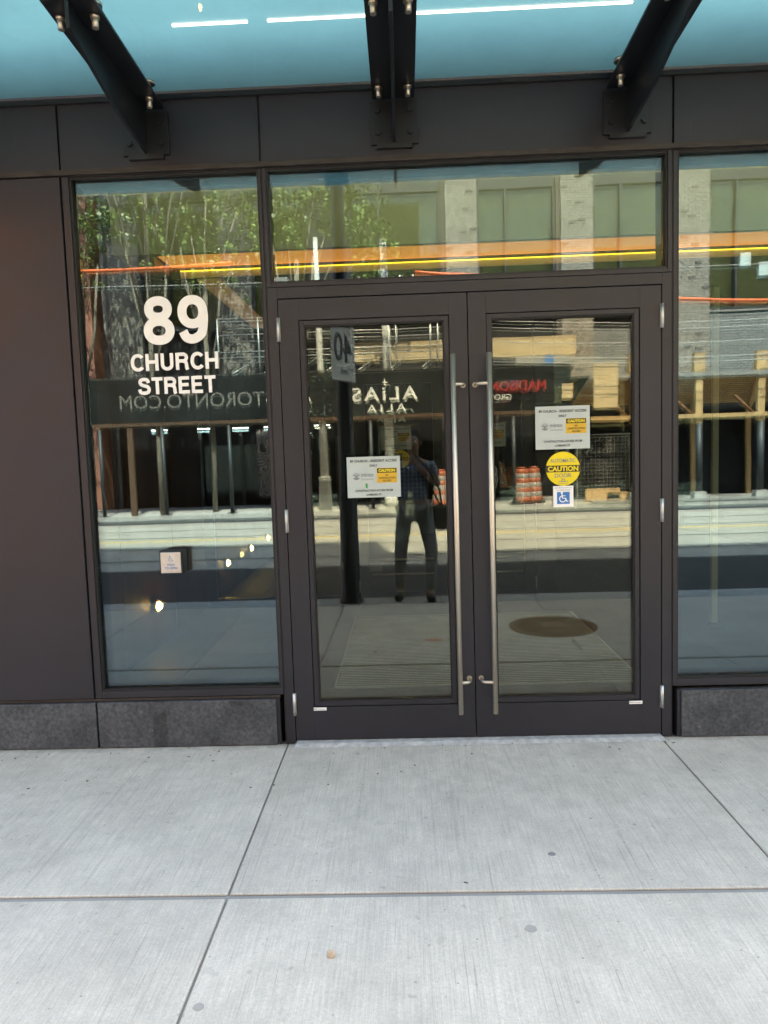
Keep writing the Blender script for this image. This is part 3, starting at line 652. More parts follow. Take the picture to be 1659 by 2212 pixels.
def glyph(ch):
    W_ = .19
    g = {
     '8': ([(ell(.3, .735, .175, .172, p=2.15), 1), (ell(.3, .285, .205, .20, p=2.15), 1)], .60),
     '9': ([(ell(.295, .655, .195, .25, p=2.15), 1), (crom([(.492, .66), (.492, .44), (.445, .20), (.30, .092), (.165, .125), (.105, .255)]), 0)], .60),
     'C': ([(ell(.37, .5, .275, .415, 38, 322, 40, 2.2), 0)], .70),
     'H': ([([(.10, 0), (.10, 1)], 0), ([(.58, 0), (.58, 1)], 0), ([(.10, .52), (.58, .52)], 0)], .72),
     'U': ([([(.10, 1), (.10, .34)]+[(.335+.235*math.cos(math.radians(a)), .33+.24*math.sin(math.radians(a))) for a in range(180, 361, 12)]+[(.57, 1)], 0)], .71),
     'R': ([([(.10, 0), (.10, 1)], 0), ([(.10, .91), (.40, .91)]+[(.40+.165*math.cos(math.radians(a)), .715+.195*math.sin(math.radians(a))) for a in range(80, -81, -16)]+[(.40, .52), (.10, .52)], 0),
            (crom([(.40, .50), (.52, .44), (.555, .30), (.565, .12), (.60, 0)]), 0)], .71),
     'S': ([(crom([(.555, .69), (.51, .86), (.34, .91), (.17, .86), (.125, .72), (.20, .59), (.34, .53), (.50, .47), (.58, .32), (.53, .15), (.34, .09), (.14, .14), (.09, .32)]), 0)], .67),
     'T': ([([(0.02, .915), (.60, .915)], 0), ([(.31, 0), (.31, .9)], 0)], .62),
     'E': ([([(.10, 0), (.10, 1)], 0), ([(.1, .915), (.58, .915)], 0), ([(.1, .52), (.54, .52)], 0), ([(.1, .085), (.595, .085)], 0)], .64),
    }
    return g[ch]
def word(body, x0, x1, z0, z1, y, name, par, wk=.205):
    mb = MB(); adv = 0; yy = y
    tot = sum(glyph(c)[1] for c in body)+.045*(len(body)-1); sx = (x1-x0)/(tot-.04); sz = z1-z0; H = sz
    for c in body:
        st, a = glyph(c)
        for pts, cl in st:
            yy -= .00012
            w_ = wk*(.94 if c in '89' else 1)
            stroke(mb, [(x0+(adv+px)*sx, z0+pz*sz) for px, pz in pts], w_*H, yy, bool(cl))
        adv += a+.045
    return part(mb, name, 'white', par)
ad = thing('address_lettering', 'white vinyl letters 89 CHURCH STREET on the tall left window', 'lettering', (-1.46, .03, 2))
word('89', -1.612, -1.288, 2.057, 2.292, .0300, 'number', ad, .205)
word('CHURCH', -1.685, -1.240, 1.928, 2.012, .0300, 'word', ad)
word('STREET', -1.655, -1.262, 1.811, 1.894, .0300, 'word', ad)

# ------------------------------------------------------------------ push button
pb = thing('door_push_button', 'square push to open button in a black box on the window', 'push button', (-1.5, 0, .965))
part(MB().box(-1.572, -1.452, -.045, .0275, .905, 1.028), 'box', 'steel_black', pb, .006)
part(MB().box(-1.563, -1.461, -.053, -.0455, .914, 1.019), 'plate', 'hinge', pb, .003)
text('PUSH', .014, (-1.511, -.0534, .957), FRONT, 'signblue', 'print', pb, .0003, spacing=1.15)
text('TO OPEN', .014, (-1.511, -.0534, .940), FRONT, 'signblue', 'print', pb, .0003, spacing=1.1)
def wheelchair(cx, cz, s_, y, m_, par):
    mb = MB(); yy = [y]
    def st(p, w_, c=False): yy[0] -= .00008; stroke(mb, [(cx+a*s_, cz+b*s_) for a, b in p], w_*s_, yy[0], c)
    st(ell(-.12, .38, .045, .045, n=14), .09, True)
    st(ell(-.05, -.10, .25, .25, 100, 350, 30), .07)
    st([(-.11, .30), (-.08, -.05), (.17, -.05), (.30, -.33), (.40, -.29)], .075)
    st([(-.09, .14), (.16, .14)], .055)
    return part(mb, 'wheelchair_symbol', m_, par)
wheelchair(-1.511, .987, .034, -.0534, 'signblue', pb)

# ------------------------------------------------------------------ notices
def notice(cx, cz, w_, h_, y, label, rot=0, inner=False):
    t = thing('notice', label, 'notice', (cx, y, cz)); s_ = w_/.27
    part(MB().box(cx-w_/2-.010*s_, cx+w_/2+.012*s_, y-.0006, y-.0002, cz-h_/2-.008, cz+h_/2+.014), 'laminate', 'laminate', t)
    part(MB().box(cx-w_/2, cx+w_/2, y-.0016, y-.0008, cz-h_/2, cz+h_/2), 'sheet', 'paper', t)
    Y = y-.0022
    def tx(b, dx, dz, wd, ht, m_='ink', off=.0004): text(b, .012, (cx+dx*s_, Y, cz+dz*s_), FRONT, m_, 'print', t, off, width=wd*s_, height=ht*s_, extrude=.0001)
    tx('89 CHURCH - RESIDENT ACCESS', 0, .082, .236, .0135); tx('ONLY', 0, .058, .040, .0125)
    tx('minto', -.032, .012, .062, .019, 'ink_grey', .0003); tx('Communities', -.032, -.010, .062, .009, 'ink_grey', 0)
    tx('CONSTRUCTION ACCESS FROM', 0, -.068, .190, .011); tx('LOMBARD ST.', 0, -.089, .078, .011)
    part(MB().box(cx+.016*s_, cx+.118*s_, y-.0020, y-.0017, cz-.030*s_, cz+.045*s_), 'caution_box', 'signamber', t)
    part(MB().box(cx+.018*s_, cx+.116*s_, y-.0024, y-.0021, cz+.020*s_, cz+.043*s_), 'caution_band', 'ink_line', t)
    Y = y-.0028
    tx('CAUTION', .067, .0315, .084, .015, 'signyellow', .0006); tx('NO', .067, .008, .014, .008, 'ink_line'); tx('CONSTRUCTION', .067, -.006, .084, .009, 'ink_line', .0002); tx('ACCESS', .067, -.020, .042, .009, 'ink_line', .0002)
    # tree emblem: disc base, trunk, branches
    mb = MB(); ex, ez = cx-.088*s_, cz+.006*s_; yy = y-.0022
    mb.poly([(ex+.019*s_*math.cos(math.radians(a)), yy, ez+.019*s_*math.sin(math.radians(a))) for a in range(205, 336, 10)])
    for a in (90, 62, 118, 35, 145, 12, 168):
        c, s2 = math.cos(math.radians(a)), math.sin(math.radians(a)); yy -= .00005
        stroke(mb, [(ex+.001*c, ez-.010*s_), (ex+.009*s_*c, ez+.002*s_), (ex+.019*s_*c, ez+.019*s_*s2)], .0028*s_, yy)
    part(mb, 'tree_emblem', 'ink_grey', t)
    return t
n1 = notice(-.484, 1.362, .268, .205, .0262, 'laminated resident access notice on the left door leaf with a green tape scrap')
part(MB().box(-.526, -.516, .0222, .0230, 1.308, 1.330), 'tape_scrap', 'green', n1)
notice(.461, 1.578, .268, .212, .0262, 'laminated resident access notice on the right door leaf above the yellow disc')
notice(-.40, 1.62, .29, .22, 3.29, 'faint resident access notice on the inner left door')
notice(.50, 1.62, .29, .22, 3.29, 'faint resident access notice on the inner right door')
def disc(cx, cz, r, y, label):
    t = thing('caution_sticker', label, 'sticker', (cx, y, cz))
    part(MB().tube((cx, y, cz), (cx, y-.0008, cz), r, n=48), 'disc', 'signyellow', t)
    h = r*.20; a = math.asin(h/r); mb = MB(); pts = []
    for k in range(9): q = -a+2*a*k/8; pts.append((cx+r*.995*math.cos(q), y-.0012, cz+r*math.sin(q)-r*.0))
    for k in range(9): q = math.pi-a+2*a*k/8; pts.append((cx+r*.995*math.cos(q), y-.0012, cz+r*math.sin(q)))
    mb.poly(pts); part(mb, 'band', 'ink_line', t)
    text('AUTOMATIC', .02, (cx, y-.0016, cz+r*.48), FRONT, 'ink_grey', 'print', t, .0002, width=r*1.48, height=r*.22, extrude=.0001)
    text('CAUTION', .02, (cx, y-.0020, cz), FRONT, 'signyellow', 'print', t, .0008, width=r*1.78, height=r*.30, extrude=.0001)
    text('DOOR', .02, (cx, y-.0016, cz-r*.40), FRONT, 'ink_grey', 'print', t, .0002, width=r*.98, height=r*.24, extrude=.0001)
    mb = MB(); stroke(mb, ell(cx, cz-r*.68, r*.085, r*.085, n=16), r*.05, y-.0016, True); stroke(mb, [(cx-r*.28, cz-r*.75), (cx+r*.28, cz-r*.75)], r*.03, y-.0017)
    part(mb, 'symbol', 'ink_grey', t)
    text('hardware door', .01, (cx, y-.0016, cz-r*.86), FRONT, 'ink_grey', 'print', t, 0, width=r*.6, height=r*.07, extrude=.0001)
disc(.461, 1.374, .0845, .0262, 'round yellow AUTOMATIC CAUTION DOOR sticker on the right leaf')
disc(-.36, 1.42, .085, 3.29, 'round yellow caution sticker on the inner left door')
t = thing('accessibility_sticker', 'small white sticker with blue wheelchair symbol under the yellow disc', 'sticker', (.461, .026, 1.235))
part(MB().box(.411, .511, .0252, .0262, 1.183, 1.288), 'sheet', 'white', t)
part(MB().box(.4295, .4925, .0244, .0251, 1.198, 1.258), 'blue_square', 'signblue', t)
text('ACTIVATE SWITCH', .01, (.461, .0248, 1.279), FRONT, 'ink_grey', 'print', t, 0, width=.088, height=.0075, extrude=.0001)
text('TO OPEN DOOR', .01, (.461, .0248, 1.267), FRONT, 'ink_grey', 'print', t, 0, width=.070, height=.0075, extrude=.0001)
wheelchair(.461, 1.230, .062, .0243, 'white', t)
t = thing('inner_sticker', 'small tan sticker on the glass of the inner left door', 'sticker', (-.7, 3.31, .4))
part(MB().box(-.69, -.57, 3.318, 3.3215, .33, .45), 'sheet', 'retro', t)

# ------------------------------------------------------------------ things on the near sidewalk
ch = MB(); ch.v = []
cx, cy_, k = -.588, -1.565, 0
ring = []
for z, r in ((.0005, .011), (.010, .0135), (.020, .0125)):
    for i in range(9):
        a = 2*math.pi*i/9; rr = r*.8*R.uniform(.82, 1.12); ch.v.append((cx+rr*math.cos(a)*1.1, cy_+rr*math.sin(a)*.8, z))
for q in range(2):
    for i in range(9): j = (i+1) % 9; ch.f.append((q*9+i, q*9+j, q*9+9+j, q*9+9+i)); ch.sm.append(0)
ch.f += [tuple(reversed(range(9))), tuple(range(18, 27))]; ch.sm += [0, 0]
tag(ch.build('wood_chip', 'chip'), 'small tan wood chip lying on the front sidewalk slab', 'wood chip')
for i, (x, y, r, lb) in enumerate(((.168, -1.043, .014, 'dark round gum spot on the middle slab right of centre'), (-.93, -1.75, .016, 'grey gum spot on the front slab beside the left joint'),
      (.02, -1.45, .020, 'broad pale gum stain just in front of the long joint'), (.95, -1.62, .016, 'gum spot at the right side of the front slab'))):
    mb = MB(); n = 18; pts = [(x+r*R.uniform(.85, 1.1)*math.cos(2*math.pi*q/n), y+r*R.uniform(.85, 1.1)*math.sin(2*math.pi*q/n)*.9) for q in range(n)]
    mb.v = [(a, b, .0002) for a, b in pts]+[(a, b, .0012) for a, b in pts]
    mb.f = [tuple(range(n, 2*n))]+[(q, (q+1) % n, n+(q+1) % n, n+q) for q in range(n)]; mb.sm = [0]*(n+1)
    tag(mb.build('gum_spot', 'gum' if i in (0, 3) else 'gumpale'), lb, 'gum spot')
lt = MB()
for k in range(60):
    x = R.uniform(-2.4, 1.8); y = -abs(R.gauss(0, .5))-.03 if k % 3 else R.uniform(-.09, -.03)
    if y < -2.6: continue
    s_ = R.uniform(.0010, .0026); a = R.uniform(0, 3.14)
    c, q = math.cos(a), math.sin(a); l = s_*R.uniform(1, 3.5)
    n = len(lt.v)
    for z in (.0003, .0003+s_):
        for u, v in ((-l, -s_), (l, -s_), (l, s_), (-l, s_)): lt.v.append((x+u*c-v*q, y+u*q+v*c, z))
    lt.f += [tuple(n+i for i in f_) for f_ in ((4, 5, 6, 7), (0, 1, 5, 4), (1, 2, 6, 5), (2, 3, 7, 6), (3, 0, 4, 7))]; lt.sm += [0]*5
tag(lt.build('grit', 'litter'), 'fine dark grit scattered along the foot of the building', 'grit', kind='stuff')
t = thing('pebble', 'pale pebble against the right plinth stone', 'pebble', (1.6, -.03, 0))
part(MB().lathe((1.68, -.035, 0), [(.006, .0005), (.010, .006), (.006, .012), (.001, .014)], 9), 'stone', 'white', t)
mh = thing('manhole_cover', 'rusty brown round manhole cover set in the near sidewalk', 'manhole cover', (.87, -2.25, 0))
part(MB().lathe((.87, -2.25, 0), [(.36, .0005), (.36, .005), (.33, .006)], 40), 'rim', 'iron', mh)
mb = MB()
for k in range(-8, 9):
    y = k*.035; l = math.sqrt(max(0, .31**2-y*y)); mb.box(.87-l, .87+l, -2.25+y-.009, -2.25+y+.009, .0062, .010)
part(mb, 'ribs', 'iron', mh)
part(MB().lathe((.87, -2.25, 0), [(.11, .0102), (.11, .012), (.09, .013)], 24), 'boss', 'iron', mh)
tag(MB().box(-.20, -.07, -1.93, -1.88, .0002, .0008).build('spray_mark', 'redpaint'), 'short red spray paint mark on the near sidewalk', 'paint mark')
# speed sign
t = thing('speed_sign', 'white 40 speed limit sign on a thick dark steel post at the near kerb', 'traffic sign', (-.90, -3.44, 0))
part(MB().lathe((-.90, -3.44, 0), [(.125, .0015), (.12, .03), (.100, .05), (.068, 2.6), (.055, 6.2)], 20), 'post', 'navypost', t)
for z in (.35, .95, 1.6): part(MB().box(-.975, -.965, -3.37, -3.36, z, z+.07), 'access_clip', 'hinge', t)
for z in (2.3, 2.7): part(MB().tube((-.90, -3.44, z), (-.90, -3.44, z+.02), .099, n=20), 'band', 'scaf', t)
nrm = Vector((math.sin(math.radians(66)), math.cos(math.radians(66)), 0)); tv = Vector((-nrm.y, nrm.x, 0))*-1
c0 = Vector((-.885, -3.28, 2.50))
def sgn(w2, z0, z1, off, m_, nm):
    mb = MB(); a = c0+nrm*off; b = c0+nrm*(off+.003)
    mb.v = [tuple(p+tv*s1*w2+Vector((0, 0, z-2.5))) for p in (a, b) for s1, z in ((-1, z0), (1, z0), (1, z1), (-1, z1))]
    mb.f = [(3, 2, 1, 0), (4, 5, 6, 7), (0, 1, 5, 4), (1, 2, 6, 5), (2, 3, 7, 6), (3, 0, 4, 7)]; mb.sm = [0]*6
    return part(mb, nm, m_, t)
sgn(.23, 2.19, 2.81, 0, 'white', 'plate')
rz = math.atan2(tv.y, tv.x)
rz = math.atan2(nrm.y, nrm.x)+math.pi/2
text('MAXIMUM', .05, tuple(c0+nrm*.004+Vector((0, 0, .22))), (math.pi/2, 0, rz), 'ink', 'print', t, .001, width=.36, height=.05)
text('40', .3, tuple(c0+nrm*.004+Vector((0, 0, .0))), (math.pi/2, 0, rz), 'ink', 'numeral', t, .006, width=.36, height=.27)
text('km/h', .05, tuple(c0+nrm*.004+Vector((0, 0, -.22))), (math.pi/2, 0, rz), 'ink', 'print', t, .001, width=.14, height=.06)

# ------------------------------------------------------------------ photographer (seen in the door glass)
def skin(name, V, E_, rad, m_, parent, root=0, sub=2, label=None):
    me = bpy.data.meshes.new(name); me.from_pydata([tuple(v) for v in V], E_, []); me.materials.append(M[m_])
    o = bpy.data.objects.new(name, me); COL.objects.link(o); o.parent = parent; o.location = -Vector(parent.location) if parent.type == 'EMPTY' else (0, 0, 0)
    sk = o.modifiers.new('skin', 'SKIN'); sk.use_smooth_shade = True
    sv = me.skin_vertices[0].data if me.skin_vertices else None
    if sv is None:
        me.attributes.new('s', 'FLOAT', 'POINT')
    for i, r in enumerate(rad):
        me.skin_vertices[0].data[i].radius = (r if isinstance(r, tuple) else (r, r)); me.skin_vertices[0].data[i].use_root = (i == root)
    sb = o.modifiers.new('subsurf', 'SUBSURF'); sb.levels = sub; sb.render_levels = sub
    if label: o['label'] = label
    return o
def figure():
    px, t = -.24, thing('person', 'person in a blue plaid shirt and grey trousers photographing the entrance with a phone', 'person', (-.24, -3.6, 0))
    V = [(px, -3.66, .93), (px, -3.70, 1.08), (px, -3.74, 1.24), (px, -3.77, 1.36), (px, -3.78, 1.43), (px, -3.765, 1.50), (px, -3.75, 1.58), (px, -3.765, 1.66),
         (px-.18, -3.77, 1.34), (px-.27, -3.70, 1.12), (px-.15, -3.60, 1.36),
         (px+.18, -3.77, 1.34), (px+.25, -3.70, 1.13), (px+.03, -3.60, 1.36),
         (px-.10, -3.65, .87), (px-.15, -3.58, .50), (px-.17, -3.55, .09), (px-.19, -3.43, .04),
         (px+.10, -3.65, .87), (px+.16, -3.52, .50), (px+.14, -3.44, .09), (px+.15, -3.34, .04)]
    E_ = [(0, 1), (1, 2), (2, 3), (3, 4), (4, 5), (5, 6), (6, 7), (3, 8), (8, 9), (9, 10), (3, 11), (11, 12), (12, 13), (0, 14), (14, 15), (15, 16), (16, 17), (0, 18), (18, 19), (19, 20), (20, 21)]
    rad = [(.13, .10), (.125, .095), (.14, .10), (.11, .085), (.052, .052), (.062, .070), (.078, .095), (.06, .075), .052, .038, .027, .052, .038, .027, .078, .050, .035, .03, .078, .050, .035, .03]
    skin('body', V, E_, rad, 'skin', t)
    e = .018
    skin('shirt', [V[0], V[1], V[2], V[3], V[8], (px-.235, -3.73, 1.22), V[11], (px+.225, -3.73, 1.22)], [(0, 1), (1, 2), (2, 3), (3, 4), (4, 5), (3, 6), (6, 7)],
         [(.155, .125), (.145, .115), (.16, .12), (.125, .10), .07, .062, .07, .062], 'shirt', t)
    skin('trousers', [V[0], V[14], V[15], (V[16][0], V[16][1], .10), V[18], V[19], (V[20][0], V[20][1], .10)], [(0, 1), (1, 2), (2, 3), (0, 4), (4, 5), (5, 6)],
         [(.145, .115), .10, .072, .058, .10, .072, .058], 'trousers', t)
    for s_, a, b in ((-1, V[16], V[17]), (1, V[20], V[21])):
        skin('shoe', [(a[0], a[1]-.05, .04), (a[0], a[1], .045), (b[0], b[1], .032), (b[0], b[1]+.05, .026)], [(0, 1), (1, 2), (2, 3)], [.045, .056, .052, .036], 'shoe', t)
    skin('hair', [(px, -3.80, 1.60), (px, -3.785, 1.68), (px, -3.74, 1.70)], [(0, 1), (1, 2)], [(.075, .075), (.080, .075), (.065, .05)], 'hair', t)
    # face
    f = MB(); f.tube((px, -3.665, 1.575), (px, -3.640, 1.545), .008, .014, 8); part(f, 'nose', 'skin', t)
    for s_ in (-1, 1):
        part(MB().tube((px+s_*.03, -3.672, 1.59), (px+s_*.03, -3.660, 1.59), .012, .007, 10), 'eye', 'white', t)
        part(MB().tube((px+s_*.078, -3.75, 1.575), (px+s_*.092, -3.755, 1.58), .022, .016, 10), 'ear', 'skin', t)
    part(MB().box(px-.022, px+.022, -3.668, -3.655, 1.518, 1.526), 'mouth', 'hair', t)
    # hands: palm with four fingers and a thumb closing on the phone
    for s_, w0 in ((-1, V[10]), (1, V[13])):
        gx = -.33+s_*.078
        VV = [w0, (gx, -3.585, 1.43)]; EE = [(0, 1)]; rr = [.024, (.030, .018)]
        for q, (dz, l) in enumerate(((.045, .9), (.022, 1.0), (-.001, .95), (-.022, .8))):
            b = len(VV); VV += [(gx+s_*.004, -3.583, 1.452+dz*.6), (gx-s_*.014*l, -3.566, 1.47+dz), (gx-s_*.034*l, -3.566, 1.475+dz)]
            EE += [(1, b), (b, b+1), (b+1, b+2)]; rr += [.0095, .0088, .0078]
        b = len(VV); VV += [(gx-s_*.01, -3.600, 1.44), (gx-s_*.03, -3.598, 1.465)]; EE += [(1, b), (b, b+1)]; rr += [.011, .009]
        skin('hand', VV, EE, rr, 'skin', t, root=1, sub=1)
    return t
figure()
ph = thing('phone', 'dark phone held up in front of the face', 'phone', (-.33, -3.57, 1.48))
part(MB().box(-.367, -.293, -3.590, -3.580, 1.405, 1.555), 'body', 'steel_black', ph, .004)
part(MB().tube((-.345, -3.5799, 1.53), (-.345, -3.577, 1.53), .009, n=14), 'lens', 'steel', ph)
bg_ = thing('shoulder_bag', 'black shoulder bag hanging at the hip of the person', 'bag', (.02, -3.72, .8))
part(MB().box(-.045, .12, -3.86, -3.62, .68, .93), 'body', 'bag', bg_, .04)
part(MB().path([(.04, -3.70, .93), (.02, -3.60, 1.10), (-.10, -3.60, 1.32), (-.20, -3.70, 1.44), (-.25, -3.84, 1.42), (-.10, -3.90, 1.2), (.03, -3.80, .93)], .010, 8), 'strap', 'bag', bg_)

# ================================================================== FAR SIDE OF THE STREET
BY = -18.4
op = thing('brick_apartment_block', 'grey brick apartment block across the street mirrored in the glass', 'building', (0, BY, 0))
def Q(mb, n, m_, bevel=0, label=None, par=None): return part(mb, n, m_, par or op, bevel, label)
Q(MB().box(-9.6, 26, BY-10, BY-.35, 0, 21), 'wall', 'mortar')
Q(MB().box(-9.6, 26, BY-.349, BY-.20, 3.62, 5.45), 'spandrel_wall', 'darkpanel')
Q(MB().box(-9.6, 26, BY-.349, BY-.25, 9.6, 10.3), 'lintel', 'darkpanel')
PC = [-8.75, -5.3, 1.60, 5.05, 8.5, 11.95, 15.4]
def bricks(x0, x1, z0, z1, y0, y1, every=0):
    st = MB(); dk = []; row = 0; z = z0
    while z+.065 < z1:
        x = x0-(.105 if row % 2 else 0)
        while x < x1:
            a, b = max(x, x0), min(x+.20, x1)
            if b-a > .02:
                if every and R.random() < every and b-a > .15: dk.append((a, b, z))
                else: st.box(a, b, y0, y1+R.uniform(-.004, .004), z, z+.065)
            x += .21
        z += .075; row += 1
    return st, dk
bm_ = MB().box(-.10, .10, -.03, .03, 0, .065).mesh('brick', 'brickdark')
for c in PC:
    st, dk = bricks(c-.48, c+.48, 3.65, 9.9, BY-.15, BY+.02, .035)
    o = Q(st, 'brick_pier', 'brick'); o['kind'] = 'stuff'
    Q(MB().box(c-.47, c+.47, BY-.34, BY-.0, 3.63, 14), 'pier_core', 'mortar')
    for a, b, z in dk:
        q = bpy.data.objects.new('brick', bm_); COL.objects.link(q); q.parent = op; q.location = Vector(((a+b)/2, BY+.01, z))-Vector(op.location)
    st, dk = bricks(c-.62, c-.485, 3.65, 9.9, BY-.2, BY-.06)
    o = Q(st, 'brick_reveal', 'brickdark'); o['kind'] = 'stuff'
st, dk = bricks(9.0, 14.9, 3.65, 5.40, BY-.18, BY-.04)
o = Q(st, 'brick_spandrel', 'bricklow'); o['kind'] = 'stuff'
st, dk = bricks(5.54, 7.85, 3.65, 5.0, BY-.18, BY-.08)
o = Q(st, 'brick_spandrel', 'bricklow'); o['kind'] = 'stuff'
edges = [-9.6]+PC+[18.6]
for a, b in zip(edges[:-1], edges[1:]):
    x0, x1 = a+.49, b-.63
    if x1-x0 < .5: continue
    n = 1 if x1-x0 < 3.5 else 2
    wd = (x1-x0)/n
    for k in range(n):
        u, v = x0+k*wd, x0+(k+1)*wd-(.0 if k == n-1 else .3)
        f = MB(); f.box(u, u+.07, BY-.30, BY-.13, 5.5, 9.6); f.box(v-.07, v, BY-.30, BY-.13, 5.5, 9.6)
        f.box(u+.07, v-.07, BY-.30, BY-.13, 5.5, 5.6); f.box(u+.07, v-.07, BY-.30, BY-.13, 9.3, 9.6)
        mx = u+(v-u)*.36; f.box(mx-.035, mx+.035, BY-.30, BY-.13, 5.6, 9.3)
        wn = Q(f, 'window', 'farframe')
        part(MB().box(u+.07, mx-.035, BY-.24, BY-.23, 5.6, 9.3), 'pane', 'glass_house', wn)
        part(MB().box(mx+.035, v-.07, BY-.24, BY-.23, 5.6, 9.3), 'pane', 'glass_house', wn)
        part(MB().box(u+.06, v-.06, BY-.34, BY-.31, 5.55, 9.4), 'blind', 'blind', wn)
        part(MB().box(u-.02, v+.02, BY-.13, BY-.02, 5.44, 5.49), 'sill', 'retro', wn)
# dark clad column
Q(MB().box(-3.1, -1.7, BY-.33, BY-.05, 3.63, 21), 'clad_column', 'darkpanel')
# second window paper notes
for i, (x, z) in enumerate(((10.15, 7.0), (10.7, 6.7), (11.55, 7.2))):
    Q(MB().box(x-.16, x+.16, BY-.228, BY-.222, z-.2, z+.2), 'window_note', 'paper')
# storefront level
sf = MB(); Q(MB().box(-9.6, 26, BY-.349, BY-.3, 0, 3.6), 'storefront', 'shopdark')
for i, x in enumerate((-9.3, -7.9, -6.7, -5.4, -3.9, -2.3, -.8, .9, 2.6, 4.4)):
    Q(MB().box(x-.05, x+.05, BY-.3, BY-.15, 0.001, 3.0), 'shop_mullion', 'farframe')
Q(MB().box(-6.6, -4.5, BY-.29, BY-.2, .45, 1.9), 'grey_board', 'shopgrey')
Q(MB().box(-4.9, -3.95, BY-.14, BY-.10, .25, 2.35), 'mural_panel', 'mural')
Q(MB().box(2.7, 3.4, BY-.29, BY-.27, 1.0, 2.0), 'poster', 'navypost'); Q(MB().box(2.7, 3.4, BY-.29, BY-.27, .3, .95), 'poster', 'woodor')
Q(MB().box(.95, 1.6, BY-.29, BY-.27, 1.4, 2.2), 'poster', 'signamber')
# red brick house at far left
rb = thing('red_brick_house', 'sunlit red brick house at the far left of the mirrored street', 'building', (-14, -19, 0))
part(MB().box(-22, -9.9, -30, -18.6, 0, 13), 'wall', 'redbrick', rb)
for x in (-11.6, -14.2, -17):
    for z in (1.2, 4.6, 8.2):
        f = MB().box(x-.6, x+.6, -18.6, -18.52, z, z+1.9); q = part(f, 'window', 'farframe', rb); part(MB().box(x-.5, x+.5, -18.52, -18.51, z+.1, z+1.8), 'pane', 'shopdark', q)
# buildings that close the street right and left
for i, (x0, x1, h_, m_) in enumerate(((27, 45, 24, 'bricklow'), (-46, -23, 17, 'darkpanel'))):
    t = thing('street_building', ['plain grey brick building further right across the street', 'dark building further left across the street'][i], 'building', ((x0+x1)/2, -19, 0))
    part(MB().box(x0, x1, -32, -18.5, 0, h_), 'wall', m_, t)
    for k in range(6):
        for z in (1.5, 5, 8.5, 12):
            xx = x0+1.5+k*2.8
            part(MB().box(xx, xx+1.5, -18.5, -18.44, z, z+2), 'window', 'farframe', t)

# covered walkway with banner
wk = thing('covered_walkway', 'scaffold walkway with long charcoal banner and guardrails across the street', 'scaffold', (-3, -15.6, 0))
def K(mb, n, m_, lab=None): return part(mb, n, m_, wk, 0, lab)
ba = K(MB().box(-9.3, 4.1, -15.42, -15.36, 2.50, 3.66), 'banner', 'banner')
K(MB().box(-9.4, 4.2, -15.44, -15.35, 3.665, 3.72), 'top_rail', 'farframe')
K(MB().box(-9.4, 4.2, -15.44, -15.35, 2.41, 2.495), 'wood_rail', 'shadedtimber')
K(MB().box(-9.4, 4.2, -17.6, -15.45, 3.52, 3.60), 'deck', 'farframe')
for x in (-9.2, -8.5, -6.8, -5.0, -3.4, -1.2, .9, 2.6, 4.0):
    K(MB().tube((x, -15.39, .001), (x, -15.39, 2.36), .05), 'post', 'scafdark'); K(MB().box(x-.12, x+.12, -15.51, -15.27, .0005, .02), 'base_plate', 'scafdark')
K(MB().box(-7.75, -7.6, -15.43, -15.33, .001, 2.36), 'wood_post', 'shadedtimber')
for y in (-15.5, -16.6):
    for z in (4.15, 4.30, 4.75, 5.10, 5.18):
        K(MB().tube((-5.2, y, z), (1.35, y, z), .018), 'guard_rail', 'scaf')
for x in (-5.2, -4.1, -3.0, -1.95, -1.75, -.65, -.45, .45, .65, 1.3, 1.4):
    K(MB().tube((x, -15.5, 3.6), (x, -15.5, 5.18), .022), 'guard_post', 'scaf')
for k in range(8):
    x = -4.9+k*.85
    K(MB().tube((x, -15.6, 3.72), (x+.5, -16.5, 4.2), .02), 'brace', 'scaf')
K(MB().box(-1.7, 4.6, -16.9, -16.8, 4.10, 4.62), 'plywood_fascia', 'ply')
K(MB().box(2.9, 4.4, -16.78, -16.74, 3.72, 4.08), 'tarp', 'retro'); K(MB().box(2.3, 2.7, -16.78, -16.74, 3.72, 4.08), 'tarp', 'navypost'); K(MB().box(3.7, 3.95, -16.73, -16.70, 3.72, 4.08), 'tarp', 'signblue')
YT = -15.353
text('TORONTO.COM', .5, (-5.95, YT, 3.05), OPP, 'bannertext', 'banner_print', wk, 0, width=3.9, height=.37, extrude=.002)
text('ALIAS', .5, (-3.35, YT, 3.10), OPP, 'bannerwhite', 'banner_print', wk, 0, width=1.2, height=.38, extrude=.002)
text('ALiAS', .5, (-.79, YT, 3.06), OPP, 'bannerwhite', 'banner_print', wk, .006, width=1.75, height=.36, extrude=.002, spacing=1.25)
mb = MB(); sx, sz = -.78, 3.36
mb.poly([(sx+r*math.cos(math.radians(a)), YT+.001, sz+r*math.sin(math.radians(a))) for a, r in zip(range(0, 360, 45), (.11, .03)*4)])
K(mb, 'star', 'bannerwhite')
text('ALIA', .3, (-.75, YT, 2.68), OPP, 'bannerwhite', 'banner_print', wk, .003, width=1.05, height=.20, extrude=.002, spacing=1.4)
text('MADISON', .4, (2.72, YT, 3.15), OPP, 'bannerred', 'banner_print', wk, .012, width=1.45, height=.26, extrude=.002)
text('GROUP', .3, (2.20, YT, 2.86), OPP, 'bannerwhite', 'banner_print', wk, .003, width=.72, height=.15, extrude=.002)
for i, x in enumerate((-7.2, -5.9, -4.9, -4.0, -2.6)):
    tag(MB().box(x-.22, x+.22, -16.4, -16.3, 2.30, 2.34).build('tube_light', 'tube'), 'lit white tube light under the far walkway, %s from the left' % ['first', 'second', 'third', 'fourth', 'fifth'][i], 'tube light', 'tube lights under the walkway')

